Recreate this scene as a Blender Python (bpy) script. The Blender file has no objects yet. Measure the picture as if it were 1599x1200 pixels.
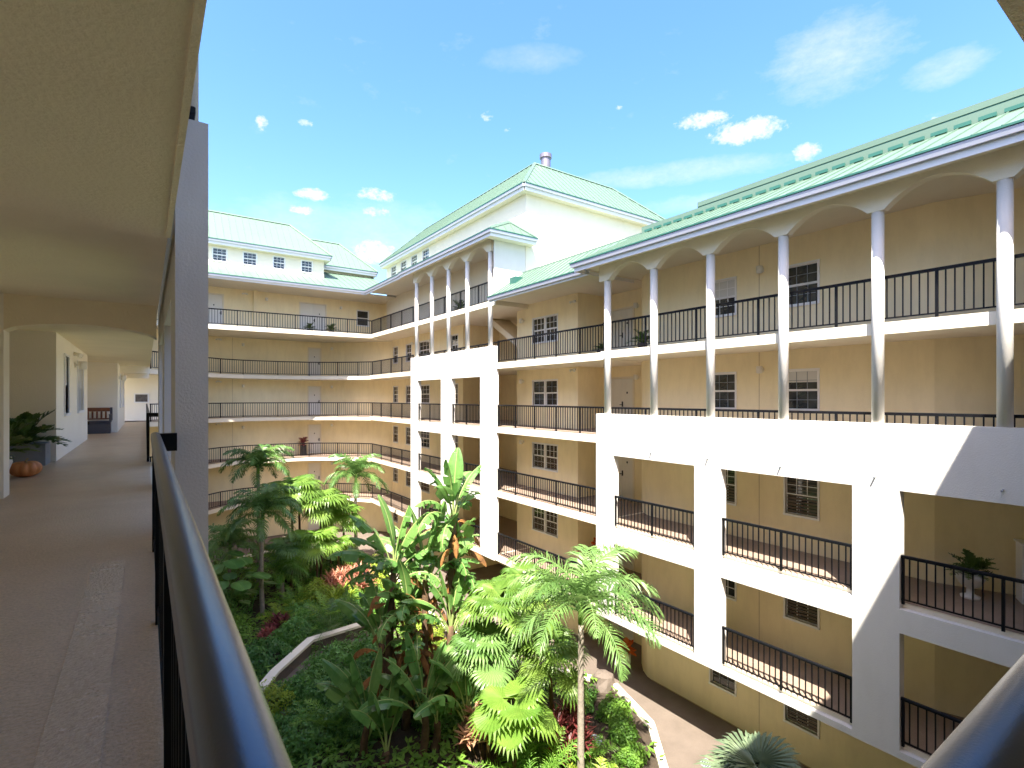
import bpy, math, random
from mathutils import Vector, Matrix
random.seed(7)
R = math.radians
scene = bpy.context.scene
COL = scene.collection

# ------------------------------------------------------------------ camera
YAW = 35.06
cam = bpy.data.objects.new('camera', bpy.data.cameras.new('camera'))
COL.objects.link(cam)
cam.location = (0, 0, 10.0)
cam.rotation_euler = (R(90), 0, R(-YAW))
cam.data.sensor_width = 36
cam.data.lens = 36 * 815 / 1599
cam.data.shift_y = 22 / 1599
cam.data.clip_start = 0.02
cam.data.clip_end = 3000
scene.camera = cam

# ------------------------------------------------------------------ light
SUN = Vector((0.4255, 0.427, -1.0)).normalized()
sun_el = math.asin(-SUN.z)
sun_az = math.atan2(-SUN.x, -SUN.y)          # compass angle of the sun, from +Y towards +X
sl = bpy.data.lights.new('sun', 'SUN')
sl.energy = 2.0
sl.angle = R(0.5)
sl.color = (1.0, 0.955, 0.88)
so = bpy.data.objects.new('sun', sl)
sl.color = (1.0, .925, .81)
COL.objects.link(so)
so.rotation_euler = SUN.to_track_quat('-Z', 'Y').to_euler()
scene.view_settings.view_transform = 'Standard'
scene.view_settings.look = 'None'
scene.view_settings.gamma = 1
scene.view_settings.use_curve_mapping = False
scene.view_settings.exposure = 3.35
scene.cycles.max_bounces = 14
scene.cycles.diffuse_bounces = 12
scene.cycles.use_denoising = True

world = bpy.data.worlds.new("World")
scene.world = world
world.use_nodes = True


def build_sky():
    nt = world.node_tree
    for n in list(nt.nodes):
        nt.nodes.remove(n)
    N, L = nt.nodes.new, nt.links.new
    out = N('ShaderNodeOutputWorld')
    bg = N('ShaderNodeBackground')
    bg.inputs['Strength'].default_value = 0.15
    sky = N('ShaderNodeTexSky')
    sky.sky_type = 'NISHITA'
    sky.sun_disc = False
    sky.sun_elevation = sun_el
    sky.sun_rotation = sun_az
    sky.air_density = 1.0
    sky.dust_density = 2.0
    sky.ozone_density = 2.5
    sky.altitude = 0
    tc = N('ShaderNodeTexCoord')
    vec = tc.outputs['Generated']

    def math_(op, a, b=None, c=None, clamp=False):
        m = N('ShaderNodeMath'); m.operation = op; m.use_clamp = clamp
        for i, v in enumerate((a, b, c)):
            if v is None: continue
            if isinstance(v, (int, float)): m.inputs[i].default_value = v
            else: L(v, m.inputs[i])
        return m.outputs[0]

    def dot(v):
        d = N('ShaderNodeVectorMath'); d.operation = 'DOT_PRODUCT'
        L(vec, d.inputs[0]); d.inputs[1].default_value = v
        return d.outputs['Value']

    def noise(scale, detail, rough, stretch=(1, 1, 1)):
        mp = N('ShaderNodeMapping'); mp.inputs['Scale'].default_value = stretch
        L(vec, mp.inputs['Vector'])
        n = N('ShaderNodeTexNoise'); n.inputs['Scale'].default_value = scale
        n.inputs['Detail'].default_value = detail; n.inputs['Roughness'].default_value = rough
        L(mp.outputs[0], n.inputs['Vector'])
        return n.outputs['Fac']

    puff = noise(38, 8, 0.66, (1, 1, 1.5))
    fine = noise(120, 6, 0.66, (1, 1, 1.4))
    veil = noise(13, 9, 0.68, (1, 1, 2.4))
    puffn = math_('ADD', math_('MULTIPLY', puff, 0.62), math_('MULTIPLY', fine, 0.38))
    total = None
    # (azimuth from +Y, elevation, half width, half height in degrees, density, soft)
    clouds = [(14.2, 20.0, 1.8, 0.7, 1.1, 0), (20.3, 20.6, 2.6, 0.83, 1.0, 0), (20.6, 19.1, 2.0, 0.73, 0.9, 0), (13.2, 18.5, 1.4, 0.53, 1.05, 0), (20.3, 15.1, 2.5, 1.52, 1.2, 0), (9.5, 25.4, 0.6, 0.83, 0.95, 0), (13.5, 26.1, 0.8, 0.42, 0.9, 0),
              (32.3, 28.4, 1.1, 0.65, 0.7, 0), (34.5, 27.2, 0.8, 0.33, 0.8, 0), (46.6, 28.6, 0.5, 0.32, 0.95, 0), (55.0, 26.6, 2.8, 0.85, 1.1, 0), (59.2, 25.0, 3.4, 1.16, 1.2, 0), (64.5, 22.3, 1.4, 0.89, 1.1, 0), (74.1, 22.5, 0.5, 0.33, 0.9, 0),
              (66.6, 29.1, 4.9, 2.75, 0.62, 1), (74.7, 25.9, 2.6, 1.14, 0.62, 1), (51.8, 22.4, 8.9, 1.04, 0.6, 1), (54.6, 19.4, 5.3, 0.83, 0.5, 1), (18.7, 17.1, 12.4, 3.08, 0.4, 1), (37.2, 32.9, 4.1, 1.09, 0.34, 1),
              # the sky goes on with the same kind of clouds out of frame
              (-40, 18, 6, 2, 1.0, 0), (-75, 24, 5, 2, 1.0, 0), (110, 20, 6, 2.2, 1.0, 0), (150, 26, 5, 2, 1.0, 0),
              (-120, 20, 6, 2, 1.0, 0), (180, 33, 6, 2.5, 1.0, 0), (95, 40, 7, 3, .5, 1), (-150, 40, 7, 3, .5, 1)]
    for az, el, hw, hh, dens, soft in clouds:
        a, e = R(az), R(el)
        f = (math.sin(a) * math.cos(e), math.cos(a) * math.cos(e), math.sin(e))
        t = (math.cos(a), -math.sin(a), 0)
        u = (-math.sin(a) * math.sin(e), -math.cos(a) * math.sin(e), math.cos(e))
        x = math_('MULTIPLY', dot(t), 1 / math.sin(R(hw)))
        y = math_('MULTIPLY', dot(u), 1 / math.sin(R(hh)))
        r2 = math_('ADD', math_('MULTIPLY', x, x), math_('MULTIPLY', y, y))
        front = math_('GREATER_THAN', dot(f), 0.5)
        env = math_('MULTIPLY', math_('SUBTRACT', 1.0, math_('MULTIPLY', r2, 0.55), clamp=True), front)
        if soft:
            m = math_('MULTIPLY', math_('MULTIPLY', math_('SUBTRACT', math_('ADD', math_('MULTIPLY', env, .50), veil), .62, clamp=True), 1.5), dens)
        else:
            m = math_('MULTIPLY', math_('SUBTRACT', math_('ADD', math_('MULTIPLY', env, .52 * dens), puffn), .83, clamp=True), 4.5, clamp=True)
            m = math_('MULTIPLY', m, math_('MULTIPLY', env, 3.0, clamp=True), clamp=True)
        total = m if total is None else math_('MAXIMUM', total, m)
    hs = N('ShaderNodeHueSaturation')
    hs.inputs['Saturation'].default_value = 1.27
    hs.inputs['Value'].default_value = SKYV
    hs.inputs['Hue'].default_value = 0.5
    L(sky.outputs[0], hs.inputs['Color'])
    shade = N('ShaderNodeMixRGB')
    shade.inputs[1].default_value = (.62, .64, .69, 1)
    shade.inputs[2].default_value = (.95, .94, .91, 1)
    L(math_('MULTIPLY', fine, 1.3, clamp=True), shade.inputs[0])
    tint = N('ShaderNodeMixRGB'); tint.blend_type = 'MULTIPLY'; tint.inputs[0].default_value = 1
    tint.inputs[2].default_value = (.97, .885, .89, 1)
    L(hs.outputs[0], tint.inputs[1])
    mix = N('ShaderNodeMixRGB')
    L(math_('MULTIPLY', total, .88, clamp=True), mix.inputs[0])
    L(tint.outputs[0], mix.inputs[1]); L(shade.outputs[0], mix.inputs[2])
    L(mix.outputs[0], bg.inputs['Color'])
    L(bg.outputs[0], out.inputs['Surface'])


SKYV = .375
build_sky()

# ------------------------------------------------------------------ materials
def new_mat(name):
    m = bpy.data.materials.new(name); m.use_nodes = True
    nt = m.node_tree
    return m, nt, nt.nodes['Principled BSDF']


def nz(nt, scale, detail=4, rough=.55, vec=None, coords='Object'):
    tc = nt.nodes.new('ShaderNodeTexCoord'); n = nt.nodes.new('ShaderNodeTexNoise')
    n.inputs['Scale'].default_value = scale; n.inputs['Detail'].default_value = detail
    n.inputs['Roughness'].default_value = rough
    if vec:
        mp = nt.nodes.new('ShaderNodeMapping'); mp.inputs['Scale'].default_value = vec
        nt.links.new(tc.outputs[coords], mp.inputs['Vector']); nt.links.new(mp.outputs[0], n.inputs['Vector'])
    else:
        nt.links.new(tc.outputs[coords], n.inputs['Vector'])
    return n.outputs['Fac']


def ramp(nt, fac, stops):
    r = nt.nodes.new('ShaderNodeValToRGB'); e = r.color_ramp.elements
    while len(e) < len(stops): e.new(.5)
    for i, (p, c) in enumerate(stops):
        e[i].position = p; e[i].color = tuple(c) + (1,)
    nt.links.new(fac, r.inputs[0])
    return r.outputs[0]


def mul(c, k): return tuple(min(1, v * k) for v in c)


def surf(name, col, rough=.7, var=.08, vscale=.7, bump=0, bscale=120, metallic=0, spec=.5, streak=0):
    m, nt, b = new_mat(name)
    big = nz(nt, vscale, 5, .6)
    c = ramp(nt, big, [(.3, mul(col, 1 - var)), (.7, mul(col, 1 + var))])
    if streak:
        s = nz(nt, 2.2, 6, .65, (1.5, 1.5, .45))
        mx = nt.nodes.new('ShaderNodeMixRGB'); mx.blend_type = 'MULTIPLY'; mx.inputs[0].default_value = streak
        nt.links.new(c, mx.inputs[1])
        nt.links.new(ramp(nt, s, [(.38, (.72, .70, .64)), (.56, (1, 1, 1))]), mx.inputs[2])
        c = mx.outputs[0]
    nt.links.new(c, b.inputs['Base Color'])
    b.inputs['Roughness'].default_value = rough
    b.inputs['Metallic'].default_value = metallic
    b.inputs['Specular IOR Level'].default_value = spec
    if bump:
        bp = nt.nodes.new('ShaderNodeBump'); bp.inputs['Strength'].default_value = bump
        bp.inputs['Distance'].default_value = .02
        nt.links.new(nz(nt, bscale, 3, .6), bp.inputs['Height'])
        nt.links.new(bp.outputs[0], b.inputs['Normal'])
    return m


M = {}
M['cream'] = surf('cream_stucco', (.93, .81, .53), .85, .045, .6, .3, 45, streak=.18)
M['creamwhite'] = surf('pale_cream_stucco', (.80, .735, .60), .85, .04, .5, .3, 45, streak=.06)
M['corridor'] = surf('corridor_stucco', (.93, .88, .76), .8, .04, .5, .35, 40)
M['ceiling'] = surf('ceiling_stucco', (.90, .80, .585), .8, .05, .8, .5, 35)
M['white'] = surf('white_stucco', (.67, .655, .62), .8, .03, .6, .3, 45, streak=.10)
M['trim'] = surf('white_trim', (.82, .82, .82), .45, .02)
M['fascia'] = surf('white_fascia', (.74, .74, .76), .4, .02, streak=.1)
M['gutter'] = surf('grey_gutter', (.50, .52, .60), .35, .03)
M['black'] = surf('black_metal', (.0045, .005, .007), .45, .1, 5, spec=.22)
M['nearblack'] = surf('gloss_black_metal', (.085, .095, .125), .27, .1, 5, .04, 300, metallic=.65, spec=.8)
M['roof'] = surf('mint_roof_metal', (.115, .182, .135), .42, .05, .35, spec=.5)
M['roof_dark'] = surf('dark_green_metal', (.03, .12, .09), .4, .05)
M['curb'] = surf('cream_curb', (.78, .70, .60), .8, .05, 1, .3, 40, streak=.3)
M['bark'] = surf('palm_bark', (.26, .225, .18), .9, .22, 9, .5, 30)
M['brownstem'] = surf('brown_stem', (.11, .065, .035), .9, .35, 6, .6, 30)
M['terracotta'] = surf('orange_ceramic', (.55, .13, .03), .5, .15, 6)
M['pumpkin'] = surf('pumpkin_skin', (.62, .24, .08), .5, .12, 6)
M['pumpkin_stem'] = surf('pumpkin_stem', (.35, .28, .16), .8, .1)
M['potgrey'] = surf('grey_planter', (.22, .25, .29), .6, .1, 3)
M['potwhite'] = surf('white_pot', (.68, .66, .62), .6, .06, 6)
M['potblack'] = surf('dark_planter', (.03, .03, .035), .5, .1)
M['benchbox'] = surf('slate_plastic', (.06, .065, .085), .5, .08, 4)
M['benchwood'] = surf('brown_wood', (.20, .07, .03), .6, .25, 6)
M['lampwhite'] = surf('lamp_white', (.78, .76, .70), .5, .03)
M['pipe'] = surf('grey_steel_vent', (.25, .22, .24), .4, .15, 4, metallic=.6)
M['soil'] = surf('soil', (.045, .032, .02), .95, .4, 3, .8, 12)
M['blind'] = surf('window_blind', (.62, .62, .60), .6, .03)
M['joint'] = surf('stucco_joint', (.42, .33, .19), .9, .05)
M['picture'] = surf('dark_picture', (.10, .09, .09), .4, .5, 6)


def glass_mat():
    m, nt, b = new_mat('window_glass')
    f = nz(nt, 1.3, 3, .5)
    nt.links.new(ramp(nt, f, [(.35, (.012, .014, .016)), (.7, (.05, .055, .055))]), b.inputs['Base Color'])
    b.inputs['Roughness'].default_value = .06
    b.inputs['Specular IOR Level'].default_value = .8
    return m


M['glass'] = glass_mat()


def floor_mat(name, c0, c1, rough):
    m, nt, b = new_mat(name)
    f = nz(nt, 1.0, 6, .65)
    g = nz(nt, 60, 4, .7)
    col = ramp(nt, f, [(.3, c0), (.7, c1)])
    mx = nt.nodes.new('ShaderNodeMixRGB'); mx.blend_type = 'MULTIPLY'; mx.inputs[0].default_value = .6
    nt.links.new(col, mx.inputs[1])
    nt.links.new(ramp(nt, g, [(.35, (.62, .6, .58)), (.6, (1, 1, 1))]), mx.inputs[2])
    nt.links.new(mx.outputs[0], b.inputs['Base Color'])
    r = nt.nodes.new('ShaderNodeMapRange')
    r.inputs['To Min'].default_value = rough - .12; r.inputs['To Max'].default_value = rough + .18
    nt.links.new(nz(nt, 2.5, 5, .7), r.inputs['Value'])
    nt.links.new(r.outputs[0], b.inputs['Roughness'])
    bp = nt.nodes.new('ShaderNodeBump'); bp.inputs['Strength'].default_value = .9; bp.inputs['Distance'].default_value = .01
    nt.links.new(nz(nt, 55, 3, .6), bp.inputs['Height'])
    nt.links.new(bp.outputs[0], b.inputs['Normal'])
    return m


M['floor'] = floor_mat('brightened_floor_coating', (.56, .405, .265), (.68, .50, .34), .34)  # colour raised past its real brown to put bounce light into the corridor
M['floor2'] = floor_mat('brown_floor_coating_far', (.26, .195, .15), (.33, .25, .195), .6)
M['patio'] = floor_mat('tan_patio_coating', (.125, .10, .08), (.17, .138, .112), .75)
M['strip'] = floor_mat('smooth_floor_strip', (.60, .44, .30), (.70, .52, .36), .22)


def leaf_mat(name, c0, c1, trans=.35, rough=.45, scale=.9, hv=.25):
    m, nt, b = new_mat(name)
    oi = nt.nodes.new('ShaderNodeObjectInfo')
    f = nz(nt, scale, 3, .6)
    ad = nt.nodes.new('ShaderNodeMath'); ad.operation = 'MULTIPLY_ADD'
    nt.links.new(oi.outputs['Random'], ad.inputs[0]); ad.inputs[1].default_value = hv
    sb = nt.nodes.new('ShaderNodeMath'); sb.operation = 'SUBTRACT'
    nt.links.new(f, sb.inputs[0]); sb.inputs[1].default_value = hv / 2
    nt.links.new(sb.outputs[0], ad.inputs[2])
    c = ramp(nt, ad.outputs[0], [(.3, c0), (.7, c1)])
    nt.links.new(c, b.inputs['Base Color'])
    b.inputs['Roughness'].default_value = rough
    b.inputs['Specular IOR Level'].default_value = .45
    tr = nt.nodes.new('ShaderNodeBsdfTranslucent')
    hs = nt.nodes.new('ShaderNodeHueSaturation'); hs.inputs['Value'].default_value = 1.5; hs.inputs['Hue'].default_value = .485
    nt.links.new(c, hs.inputs['Color']); nt.links.new(hs.outputs[0], tr.inputs['Color'])
    mx = nt.nodes.new('ShaderNodeMixShader'); mx.inputs[0].default_value = trans
    nt.links.new(b.outputs[0], mx.inputs[1]); nt.links.new(tr.outputs[0], mx.inputs[2])
    nt.links.new(mx.outputs[0], nt.nodes['Material Output'].inputs['Surface'])
    return m


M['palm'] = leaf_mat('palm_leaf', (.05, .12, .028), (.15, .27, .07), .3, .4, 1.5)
M['palm_pale'] = leaf_mat('light_palm_leaf', (.09, .19, .045), (.20, .33, .10), .35, .4, 1.5)  # paler green than the other palm leaf
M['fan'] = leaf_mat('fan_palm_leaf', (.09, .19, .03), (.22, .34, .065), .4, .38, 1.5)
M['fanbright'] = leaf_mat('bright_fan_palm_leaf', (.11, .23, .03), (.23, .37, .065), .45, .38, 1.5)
M['bird'] = leaf_mat('bird_of_paradise_leaf', (.07, .18, .04), (.18, .34, .09), .32, .3, 2)
M['dead'] = leaf_mat('dead_leaf', (.12, .055, .02), (.36, .17, .05), .2, .8, 4)
M['shrub'] = leaf_mat('dark_shrub_leaf', (.045, .14, .025), (.14, .32, .06), .25, .4, 2.5)
M['yellowshrub'] = leaf_mat('yellow_green_leaf', (.13, .22, .02), (.32, .42, .04), .35, .5, 2.5)
M['rib'] = leaf_mat('pale_leaf_rib', (.28, .38, .12), (.42, .50, .18), .2, .5)
M['croton'] = leaf_mat('pink_cordyline_leaf', (.36, .15, .10), (.66, .48, .26), .3, .5, 3, .5)
M['ti'] = leaf_mat('dark_red_leaf', (.08, .012, .015), (.30, .08, .07), .3, .45, 3, .4)
M['fern'] = leaf_mat('fern_leaf', (.08, .20, .025), (.20, .36, .05), .35, .5, 2.5)
M['agave'] = leaf_mat('grey_green_leaf', (.07, .11, .06), (.15, .20, .11), .1, .5, 3)
M['potplant'] = leaf_mat('pot_plant_leaf', (.05, .11, .02), (.12, .20, .04), .2, .35, 3)
M['orangeleaf'] = leaf_mat('orange_flower', (.55, .10, .02), (.75, .25, .03), .3, .6, 4)

# ------------------------------------------------------------------ mesh helpers
class MB:
    def __init__(s): s.v = []; s.f = []
    def add(s, vs, fs):
        o = len(s.v); s.v += [tuple(v) for v in vs]; s.f += [tuple(i + o for i in f) for f in fs]
        return s
    def box(s, x0, x1, y0, y1, z0, z1):
        return s.add([(x0, y0, z0), (x1, y0, z0), (x1, y1, z0), (x0, y1, z0), (x0, y0, z1), (x1, y0, z1), (x1, y1, z1), (x0, y1, z1)],
                     [(0, 3, 2, 1), (4, 5, 6, 7), (0, 1, 5, 4), (1, 2, 6, 5), (2, 3, 7, 6), (3, 0, 4, 7)])
    def extrude(s, pts, z0, z1):
        n = len(pts)
        if sum(pts[i][0] * pts[(i + 1) % n][1] - pts[(i + 1) % n][0] * pts[i][1] for i in range(n)) < 0: pts = pts[::-1]
        return s.add([(x, y, z0) for x, y in pts] + [(x, y, z1) for x, y in pts],
                     [tuple(range(n))[::-1], tuple(range(n, 2 * n))] + [(i, (i + 1) % n, n + (i + 1) % n, n + i) for i in range(n)])
    def tube(s, path, radii, n=8, cap=True):
        path = [Vector(p) for p in path]
        if isinstance(radii, (int, float)): radii = [radii] * len(path)
        rings = []; ref = Vector((1, 0, 0))
        for i, p in enumerate(path):
            t = (path[min(i + 1, len(path) - 1)] - path[max(i - 1, 0)]).normalized()
            if abs(t.dot(ref)) > .95: ref = Vector((0, 1, 0))
            a = (ref - t * t.dot(ref)).normalized(); b = t.cross(a)
            rings.append([p + (a * math.cos(2 * math.pi * k / n) + b * math.sin(2 * math.pi * k / n)) * radii[i] for k in range(n)])
        vs = [v for r in rings for v in r]; fs = []
        for i in range(len(path) - 1):
            for k in range(n):
                fs.append((i * n + k, i * n + (k + 1) % n, (i + 1) * n + (k + 1) % n, (i + 1) * n + k))
        if cap: fs += [tuple(range(n))[::-1], tuple(range((len(path) - 1) * n, len(path) * n))]
        return s.add(vs, fs)
    def lathe(s, prof, n=20, c=(0, 0, 0)):
        vs = []
        for r, z in prof:
            vs += [(c[0] + r * math.cos(2 * math.pi * k / n), c[1] + r * math.sin(2 * math.pi * k / n), c[2] + z) for k in range(n)]
        fs = [(i * n + k, i * n + (k + 1) % n, (i + 1) * n + (k + 1) % n, (i + 1) * n + k) for i in range(len(prof) - 1) for k in range(n)]
        fs += [tuple(range(n))[::-1], tuple(range((len(prof) - 1) * n, len(prof) * n))]
        return s.add(vs, fs)
    def cells(s, us, zs, solid, pos, t0, t1, caps=True):
        """wall of cells: pos(u, t, z) -> point; only outside faces are made"""
        nu, nz_ = len(us) - 1, len(zs) - 1
        S = lambda i, j: 0 <= i < nu and 0 <= j < nz_ and solid(i, j)
        for i in range(nu):
            for j in range(nz_):
                if not S(i, j): continue
                u0, u1, a, b = us[i], us[i + 1], zs[j], zs[j + 1]
                q = lambda *p: s.add([pos(*x) for x in p], [(0, 1, 2, 3)])
                q((u0, t0, a), (u1, t0, a), (u1, t0, b), (u0, t0, b))
                q((u1, t1, a), (u0, t1, a), (u0, t1, b), (u1, t1, b))
                if not S(i - 1, j) and (caps or i > 0): q((u0, t1, a), (u0, t0, a), (u0, t0, b), (u0, t1, b))
                if not S(i + 1, j) and (caps or i < nu - 1): q((u1, t0, a), (u1, t1, a), (u1, t1, b), (u1, t0, b))
                if not S(i, j - 1): q((u0, t1, a), (u1, t1, a), (u1, t0, a), (u0, t0, a))
                if not S(i, j + 1): q((u0, t0, b), (u1, t0, b), (u1, t1, b), (u0, t1, b))
        return s
    def wall(s, p0, p1, z0, z1, holes=(), th=.2):
        """vertical wall whose outer face is on the right of p0 -> p1; holes are (u0, u1, z0, z1)"""
        p0, p1 = Vector(p0), Vector(p1); d = p1 - p0; Ln = d.length; d.normalize(); n = Vector((-d.y, d.x))
        us = sorted({0, Ln, *[h[0] for h in holes], *[h[1] for h in holes]})
        zs = sorted({z0, z1, *[h[2] for h in holes], *[h[3] for h in holes]})
        def solid(i, j):
            u, z = (us[i] + us[i + 1]) / 2, (zs[j] + zs[j + 1]) / 2
            return not any(h[0] < u < h[1] and h[2] < z < h[3] for h in holes)
        def pos(u, t, z):
            p = p0 + d * u + n * t
            return (p.x, p.y, z)
        return s.cells(us, zs, solid, pos, 0, th, False)
    def sweep(s, path, prof, closed_prof=True):
        """profile points (side, up) swept along a polyline of 3-D points, mitred in plan; side + is to the right"""
        path = [Vector(p) for p in path]; n = len(path); m = len(prof); vs = []
        for i, p in enumerate(path):
            ds = []
            if i > 0: ds.append((path[i] - path[i - 1]).normalized())
            if i < n - 1: ds.append((path[i + 1] - path[i]).normalized())
            rs = [Vector((d.y, -d.x, 0)).normalized() for d in ds]
            r = sum(rs, Vector()).normalized(); k = 1 / max(.3, r.dot(rs[0]))
            vs += [(p + r * k * a + Vector((0, 0, b))) for a, b in prof]
        fs = [(i * m + k, i * m + (k + 1) % m, (i + 1) * m + (k + 1) % m, (i + 1) * m + k) for i in range(n - 1) for k in range(m)]
        fs += [tuple(range(m)), tuple(range((n - 1) * m, n * m))[::-1]]
        return s.add(vs, fs)
    def mesh(s, name, mat, smooth=False):
        me = bpy.data.meshes.new(name); me.from_pydata(s.v, [], s.f); me.update()
        if mat: me.materials.append(mat)
        if smooth:
            for p in me.polygons: p.use_smooth = True
        return me


def wpos(o):
    p = Vector((0, 0, 0))
    while o: p = p + o.location; o = o.parent
    return p


def link(name, me, parent=None, loc=(0, 0, 0), rz=0, local=False):
    """an object of mesh me; with local=False loc is a world place and parents are unrotated"""
    o = bpy.data.objects.new(name, me); COL.objects.link(o)
    if parent is not None:
        o.parent = parent
        o.location = Vector(loc) - (Vector((0, 0, 0)) if local else wpos(parent))
    else:
        o.location = loc
    o.rotation_euler = (0, 0, rz)
    return o


def obj(name, mb, mat, parent=None, loc=(0, 0, 0), rz=0, local=False, smooth=False):
    return link(name, mb.mesh(name, mat, smooth), parent, loc, rz, local)


def thing(name, label, cat, loc=(0, 0, 0), rz=0, group=None):
    o = bpy.data.objects.new(name, None); COL.objects.link(o)
    o.location = loc; o.rotation_euler = (0, 0, rz); o.empty_display_size = .2
    o['label'] = label; o['category'] = cat
    if group: o['group'] = group
    return o


def structure(o, kind='structure'):
    o['kind'] = kind
    return o


def bevel(o, w=.01, seg=2):
    b = o.modifiers.new('bevel', 'BEVEL'); b.width = w; b.segments = seg; b.limit_method = 'ANGLE'; b.angle_limit = R(40)
    return o


# ------------------------------------------------------------------ building parts
FL = [2.9 * i for i in range(8)]
_cache = {}


def cached(key, fn):
    if key not in _cache: _cache[key] = fn()
    return _cache[key]


def window(parent, p, ang, w, h, z, cols=2, rows=3, double=False, blind=0, slats=False, mat_frame='trim', mm='trim'):
    """sash window standing in a wall hole; p = left end on the outer face, x along the wall, outside is local -y"""
    def frame():
        m = MB(); t = .05
        m.box(-t, w + t, -.028, .05, h, h + t); m.box(-t, w + t, -.045, .05, -t - .01, 0)
        m.box(-t, 0, -.026, .05, 0, h); m.box(w, w + t, -.026, .05, 0, h)
        if double: m.box(w / 2 - .045, w / 2 + .045, -.02, .05, 0, h)
        return m.mesh('window', M[mat_frame])
    win = link('window', cached(('wf', w, h, double, mat_frame), frame), parent, (p[0], p[1], z), ang)
    spans = [(0, w / 2 - .045), (w / 2 + .045, w)] if double else [(0, w)]
    for a, b in spans:
        W = b - a
        for k in (0, 1):          # lower and upper sash
            z0, z1 = (0, h / 2) if k == 0 else (h / 2, h)
            y = .055 if k == 0 else .03
            def sash():
                m = MB(); t = .028
                m.box(0, W, y - .01, y + .02, 0, t); m.box(0, W, y - .01, y + .02, z1 - z0 - t, z1 - z0)
                m.box(0, t, y - .008, y + .02, t, z1 - z0 - t); m.box(W - t, W, y - .008, y + .02, t, z1 - z0 - t)
                return m.mesh('sash', M[mat_frame])
            link('sash', cached(('sa', W, h, k, mat_frame), sash), win, (a, 0, z0), 0, True)
            def pane(): return MB().box(.028, W - .028, y + .012, y + .018, .028, z1 - z0 - .028).mesh('pane', M['glass'])
            link('pane', cached(('pa', W, h, k), pane), win, (a, 0, z0), 0, True)
        if cols > 1 or rows > 1:
            def munt():
                m = MB(); t = .008
                for k in (0, 1):
                    z0, z1 = (0, h / 2) if k == 0 else (h / 2, h)
                    y = .055 if k == 0 else .03
                    for c in range(1, cols): m.box(W * c / cols - t, W * c / cols + t, y - .003, y + .011, z0 + .028, z1 - .028)
                    for r in range(1, rows):
                        zz = z0 + (z1 - z0) * r / rows
                        m.box(.028, W - .028, y, y + .0115, zz - t, zz + t)
                return m.mesh('muntin', M[mm])
            link('muntin', cached(('mu', W, h, cols, rows, mm), munt), win, (a, 0, 0), 0, True)
        if slats:
            def sl_():
                m = MB(); n = int(h / .09)
                for i in range(n):
                    zz = .05 + (h - .1) * i / n
                    m.add([(.03, .020, zz), (W - .03, .020, zz), (W - .03, .026, zz + .055), (.03, .026, zz + .055)], [(0, 1, 2, 3)])
                return m.mesh('blind', M['blindbrown'])
            link('blind', cached(('sl', W, h), sl_), win, (a, .02, 0), 0, True)
        if blind:
            link('blind', cached(('bl', W, h, blind), lambda: MB().box(.03, W - .03, .034, .04, h * (1 - blind), h - .03).mesh('blind', M['blind'])), win, (a, 0, 0), 0, True)
    return win


M['blindbrown'] = surf('brown_blind', (.09, .065, .045), .5, .1, 3)


def door(parent, p, ang, w, h, z, leaves=1, mat='trim'):
    def casing():
        m = MB(); t = .07
        m.box(-t, 0, -.03, .06, 0, h + t); m.box(w, w + t, -.03, .06, 0, h + t); m.box(0, w, -.03, .06, h, h + t)
        m.box(0, w, -.01, .08, 0, .03)
        return m.mesh('door', M['creamwhite'])
    d = link('door', cached(('dc', w, h), casing), parent, (p[0], p[1], z), ang)
    lw = w / leaves
    def leaf():
        m = MB(); m.box(.006, lw - .006, .03, .07, .035, h - .006)
        for (a, b) in ((.12, .38), (.45, .72), (.78, .93)):
            for (c, e) in ((.12, .46), (.54, .88)):
                m.box(lw * c, lw * e, .018, .031, h * a, h * b)
        return m.mesh('door_leaf', M[mat])
    for k in range(leaves):
        link('door_leaf', cached(('dl', lw, h, mat), leaf), d, (lw * k, 0, 0), 0, True)
    hm = cached(('dh',), lambda: MB().box(-.025, .025, -.012, .018, .93, 1.15).box(-.015, .015, -.05, -.012, 1.0, 1.03).box(-.10, .015, -.065, -.05, 1.0, 1.03).mesh('door_handle', M['black']))
    link('door_handle', hm, d, (w - .09 if leaves == 1 else lw + .08, 0, 0), 0, True)
    km = cached(('kn',), lambda: MB().box(-.03, .03, .002, .018, 1.48, 1.56).mesh('knocker', M['black']))
    link('knocker', km, d, (w - lw / 2, 0, 0), 0, True)
    return d


def wall_lamp(parent, p, ang, z):
    def bm_(): return MB().box(-.05, .05, -.03, 0, -.06, .06).box(-.02, .02, -.09, -.03, -.02, .02).mesh('wall_lamp', M['lampwhite'])
    b = link('wall_lamp', cached('wl', bm_), parent, (p[0], p[1], z), ang)
    def sh(): return MB().lathe([(.055, -.11), (.085, -.10), (.095, .09), (.07, .10)], 14, (0, -.16, 0)).mesh('lamp_shade', M['lampwhite'], True)
    link('lamp_shade', cached('ws', sh), b, (0, 0, 0), 0, True)


def spot_lamp(parent, p, ang, z):
    def bm_(): return MB().box(-.09, .09, -.04, 0, -.05, .05).mesh('flood_light', M['lampwhite'])
    b = link('flood_light', cached('sp', bm_), parent, (p[0], p[1], z), ang)
    def sh():
        return MB().tube([(0, 0, .0), (.04, -.11, -.05)], [.035, .06], 10).mesh('flood_lamp_head', M['lampwhite'])
    for s in (-1, 1): link('lamp_head', cached('sh', sh), b, (s * .09, -.045, 0), R(-50) if s < 0 else 0, True)


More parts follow.
